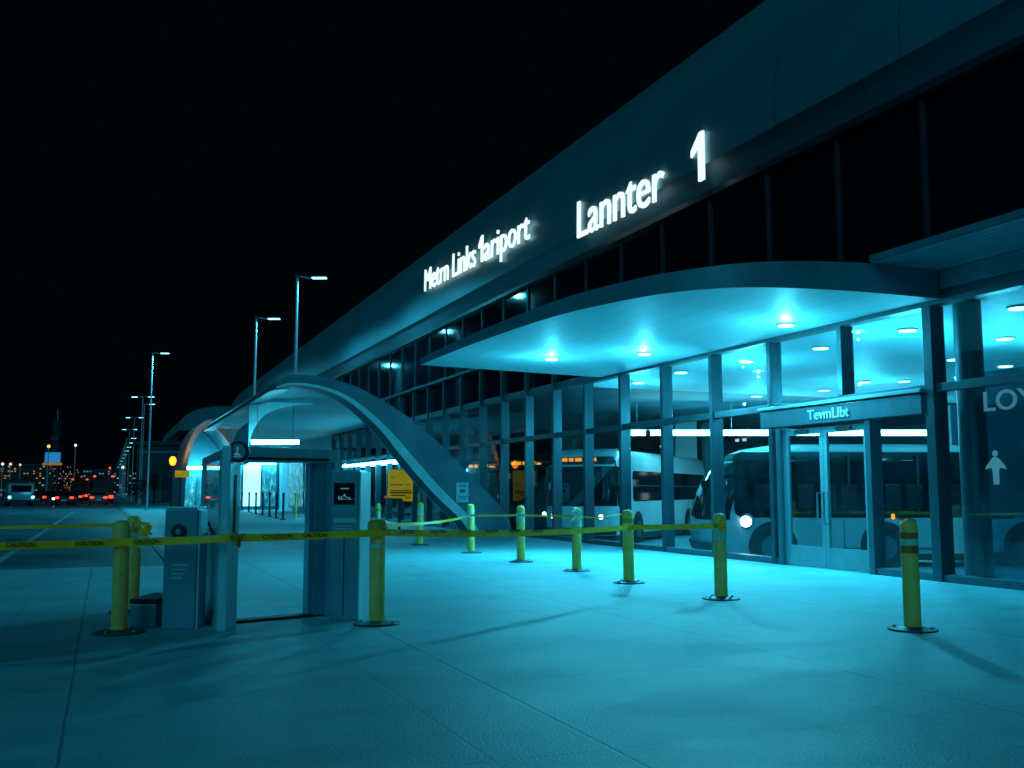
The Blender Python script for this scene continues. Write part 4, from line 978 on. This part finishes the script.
# ------------------------------------------------------------------ far city
def block(name, label, lat, dep, w, d, h, m, roof='far_wall', cat='building'):
    x, y = view(lat, dep); t = thing(name, label, cat, (x, y, 0), -YAW)
    MB().box(-w / 2, w / 2, 0, d, 0, h).build('wall', m, t)
    MB().box(-w / 2 - .4, w / 2 + .4, -.4, d + .4, h + .01, h + .5).build('roof', roof, t)
    return t
block('city_building', 'low far building with warm windows at the left edge', -150, 300, 26, 20, 9.0, 'cityw')
b_ = block('city_building', 'low far building under an orange lit eave left of the tower', -152, 330, 20, 20, 8.2, 'cityw'); MB().box(-8.5, 8.5, -.9, -.5, 8.0, 8.6).build('lit_eave', 'orangestrip', b_)
block('city_building', 'low far building with mixed lights right of the tower', -140, 330, 30, 20, 8, 'city')
block('city_building', 'low far building with coloured lights behind the red cars', -150, 360, 32, 20, 7.5, 'city')
block('city_building', 'low far building at the end of the road', -172, 440, 34, 20, 9, 'city')
block('city_building', 'low far building behind the far lamps', -170, 480, 26, 20, 8, 'city')
block('city_building', 'low lit building behind the far railing', -95, 300, 32, 20, 6.5, 'city')
block('city_building', 'low lit building between the railing and small arch', -72, 240, 16, 20, 6.0, 'shop')
bx_ = block('warehouse', 'boxy dark warehouse left of the small arch', -43.0, 126, 8.4, 22, 7.2, 'far_wall')
MB().box(-3.9, 3.9, -.12, -.05, 6.2, 6.4).build('gutter', 'canopy', bx_)
MB().box(-3.2, -.8, -.1, -.02, .1, 3.2).build('shutter', 'frame', bx_)
# mast with billboard
x, y = view(-132, 290)
Tw = thing('lattice_tower', 'dark lattice tower rising behind a blue billboard', 'tower', (x, y, 0), -YAW)
mb = MB()
for sx in (-1, 1):
    for sy in (-1, 1): mb.tube([(sx * 1.5, sy * 1.5, 0), (sx * .6, sy * .6, 22)], .14, 6)
for k in range(11):
    z = k * 2; a = 1.5 - .9 * z / 22; b = 1.5 - .9 * (z + 2) / 22
    mb.tube([(-a, -a, z), (b, -b, z + 2)], .08, 5); mb.tube([(a, -a, z), (-b, -b, z + 2)], .08, 5); mb.tube([(-a, -a, z), (a, -a, z)], .08, 5)
mb.build('lattice', 'frame', Tw); MB().box(-1.2, 1.2, -1.2, 1.2, 16, 17.2).build('platform', 'far_wall', Tw); MB().tube([(0, 0, 22), (0, 0, 25)], .1, 6).build('antenna', 'pole', Tw)
x, y = view(-126, 275)
Bb = thing('billboard', 'small glowing blue billboard on two legs before the tower', 'billboard', (x, y, 0), -YAW)
MB().box(-2.1, 2.1, -.2, 0, 9.2, 12.0).build('panel', 'bluesign', Bb); MB().box(-2.6, 2.6, -.3, .1, 8.5, 9.1).build('catwalk', 'orangestrip', Bb)
for s in (-1.4, 1.4): MB().tube([(s, 0, 0), (s, 0, 9)], .3, 8).build('leg', 'far_wall', Bb)
# distant lamps
def globe(lat, dep, z, r, m, lab):
    r *= .72
    x, y = view(lat, dep); t = thing('distant_lamp', lab, 'street lamp', (x, y, 0), 0, 'far lamps of the city')
    MB().tube([(0, 0, 0), (0, 0, z - r)], .12, 6).build('pole', 'pole', t)
    MB().lathe([(.05, z - r), (r * .8, z - r * .6), (r, z), (r * .8, z + r * .6), (.05, z + r)], 12).build('globe', m, t, smooth=True)
for a in [(-112, 242, 12.2, .55, 'lampwarm', 'orange far lamp left of the lattice tower'), (-109, 250, 12.8, .4, 'lampwhite', 'white far lamp on a tall pole right of the tower'),
          (-128, 252, 8.2, .42, 'lampwhite', 'far white lamp nearest to the left edge'), (-128.5, 257, 8.3, .48, 'lampwarm', 'far warm lamp above the van'), (-127.5, 260, 8.2, .4, 'lampwarm', 'far warm lamp right of the one above the van'),
          (-101, 252, 7.2, .36, 'red', 'far red signal lamp above the red cars'), (-100, 252 + 6, 7.5, .55, 'lampwhite', 'bright far white lamp above the red cars'), (-100, 268, 7, .4, 'lampwarm', 'far warm lamp right of the bright white one'),
          (-105, 240, 3.6, .5, 'lampwarm', 'low warm lamp above the oncoming headlights'), (-99, 240, 4.2, .6, 'bluesign', 'low blue lamp right of the oncoming headlights')]:
    globe(*a)
# dark tree before the warehouse
x, y = view(-38.5, 108)
Tr = thing('tree', 'small dark tree standing between far lamps and warehouse', 'tree', (x, y, 0))
mb = MB(); mb.tube([(0, 0, 0), (.1, 0, 1.0), (0, .1, 2.0)], [.18, .14, .08], 8)
for k in range(7):
    a = rnd.uniform(0, 6.28); mb.tube([(0, .05, 1.2 + .1 * k), (math.cos(a) * .7, math.sin(a) * .7, 2.0 + .15 * k), (math.cos(a) * 1.2, math.sin(a) * 1.2, 2.5 + .2 * k)], [.06, .04, .015], 5)
mb.build('trunk', 'bark', Tr, smooth=True)
mb = MB()
cl = [(rnd.gauss(0, .8), rnd.gauss(0, .8), 2.3 + rnd.gauss(0, .55), rnd.uniform(.35, .8)) for _ in range(16)]
for _ in range(1500):
    c = rnd.choice(cl); d = Vector((rnd.gauss(0, 1), rnd.gauss(0, 1), rnd.gauss(0, 1))).normalized() * c[3] * rnd.uniform(.5, 1.05)
    p = Vector(c[:3]) + d; u = Vector((rnd.gauss(0, 1), rnd.gauss(0, 1), rnd.gauss(0, 1))).normalized(); v = u.orthogonal().normalized(); s_ = rnd.uniform(.07, .15)
    mb.face([p - u * s_, p + v * s_ * .5, p + u * s_, p - v * s_ * .5])
mb.build('crown', 'leaf', Tr)

# ------------------------------------------------------------------ light
LC = (.07, .73, 1.0)
def lamp(name, typ, loc, e, col=LC, **kw):
    l = bpy.data.lights.new(name, typ); l.energy = e; l.color = col
    for k, v in kw.items(): setattr(l, k, v)
    o = bpy.data.objects.new(name, l); COL.objects.link(o); o.location = loc; return o
for i, (x, y) in enumerate(DL):
    b = lamp('downlight_beam', 'SPOT', (x, y, 4.52), 1320, spot_size=R(172), spot_blend=1.0, shadow_soft_size=.03)
    b.rotation_euler = Vector((.62, .55, .95)).to_track_quat('Z', 'Y').to_euler()
    lamp('soffit_fill', 'POINT', (x, y, 3.5), 58, shadow_soft_size=.02)  # added bare point light in mid air, evens out the soffit brightness
    lamp('soffit_pool_fill', 'POINT', (x, y, 4.38), 9, shadow_soft_size=.02)  # second added point light, makes the bright pool round each fixture
for x, y in [(14.5, 15.1), (14.4, 20.3), (14.3, 25.5), (17.2, 15.2), (20.3, 22.9), (20.0, 27.7)]:
    lamp('hall_ceiling_fill', 'POINT', (x, y, 3.5), 185, shadow_soft_size=.02)  # bare points hung below the hall downlights, added to brighten the ceiling
for (x, y, z), e in [((8.05, 41.65, 10.36), 1700), ((7.85, 52.65, 10.36), 1700), ((3.8, 79.6, 11.75), 5000)]:
    lamp('street_lamp_beam', 'SPOT', (x, y, z), e, spot_size=R(172), spot_blend=.5, shadow_soft_size=.12)
og = lamp('orange_glow', 'SPOT', (2.75, 53.7, 3.2), 520, (1, .24, .02), shadow_soft_size=.15, spot_size=R(110), spot_blend=.6)
og.rotation_euler = Vector((-1.2, -1.5, -1.2)).to_track_quat('Z', 'Y').to_euler()
sun_el, sun_az = R(16), R(250)
night_fill = lamp('night_fill', 'SUN', (-20, -20, 30), .44, (.05, .70, 1.0), angle=R(35))  # soft cyan ambient fill added for the night, no sun in the sky
d_ = Vector((-.58, -.66, .48)).normalized(); night_fill.rotation_euler = d_.to_track_quat('Z', 'Y').to_euler()
wd = bpy.data.worlds.new('World'); S.world = wd; wd.use_nodes = True
nt = wd.node_tree; bg = nt.nodes['Background']
sky = nn(nt, 'ShaderNodeTexSky', sky_type='NISHITA'); sky.sun_disc = False; sky.sun_elevation = R(-5.5); sky.sun_rotation = math.atan2(d_.x, d_.y)
ad = nn(nt, 'ShaderNodeVectorMath', operation='ADD'); ad.inputs[1].default_value = (.0005, .012, .022)
ml = nn(nt, 'ShaderNodeVectorMath', operation='MULTIPLY'); ml.inputs[1].default_value = (.05, .25, .3)
nt.links.new(sky.outputs[0], ml.inputs[0]); nt.links.new(ml.outputs[0], ad.inputs[0]); nt.links.new(ad.outputs[0], bg.inputs['Color']); bg.inputs['Strength'].default_value = .1
S.view_settings.view_transform = 'Standard'; S.view_settings.look = 'None'; S.view_settings.exposure = 0
S.cycles.use_denoising = True
S.cycles.max_bounces = 8; S.cycles.diffuse_bounces = 4; S.cycles.glossy_bounces = 4; S.cycles.transparent_max_bounces = 16
S.cycles.sample_clamp_indirect = 4; S.cycles.caustics_reflective = False; S.cycles.caustics_refractive = False
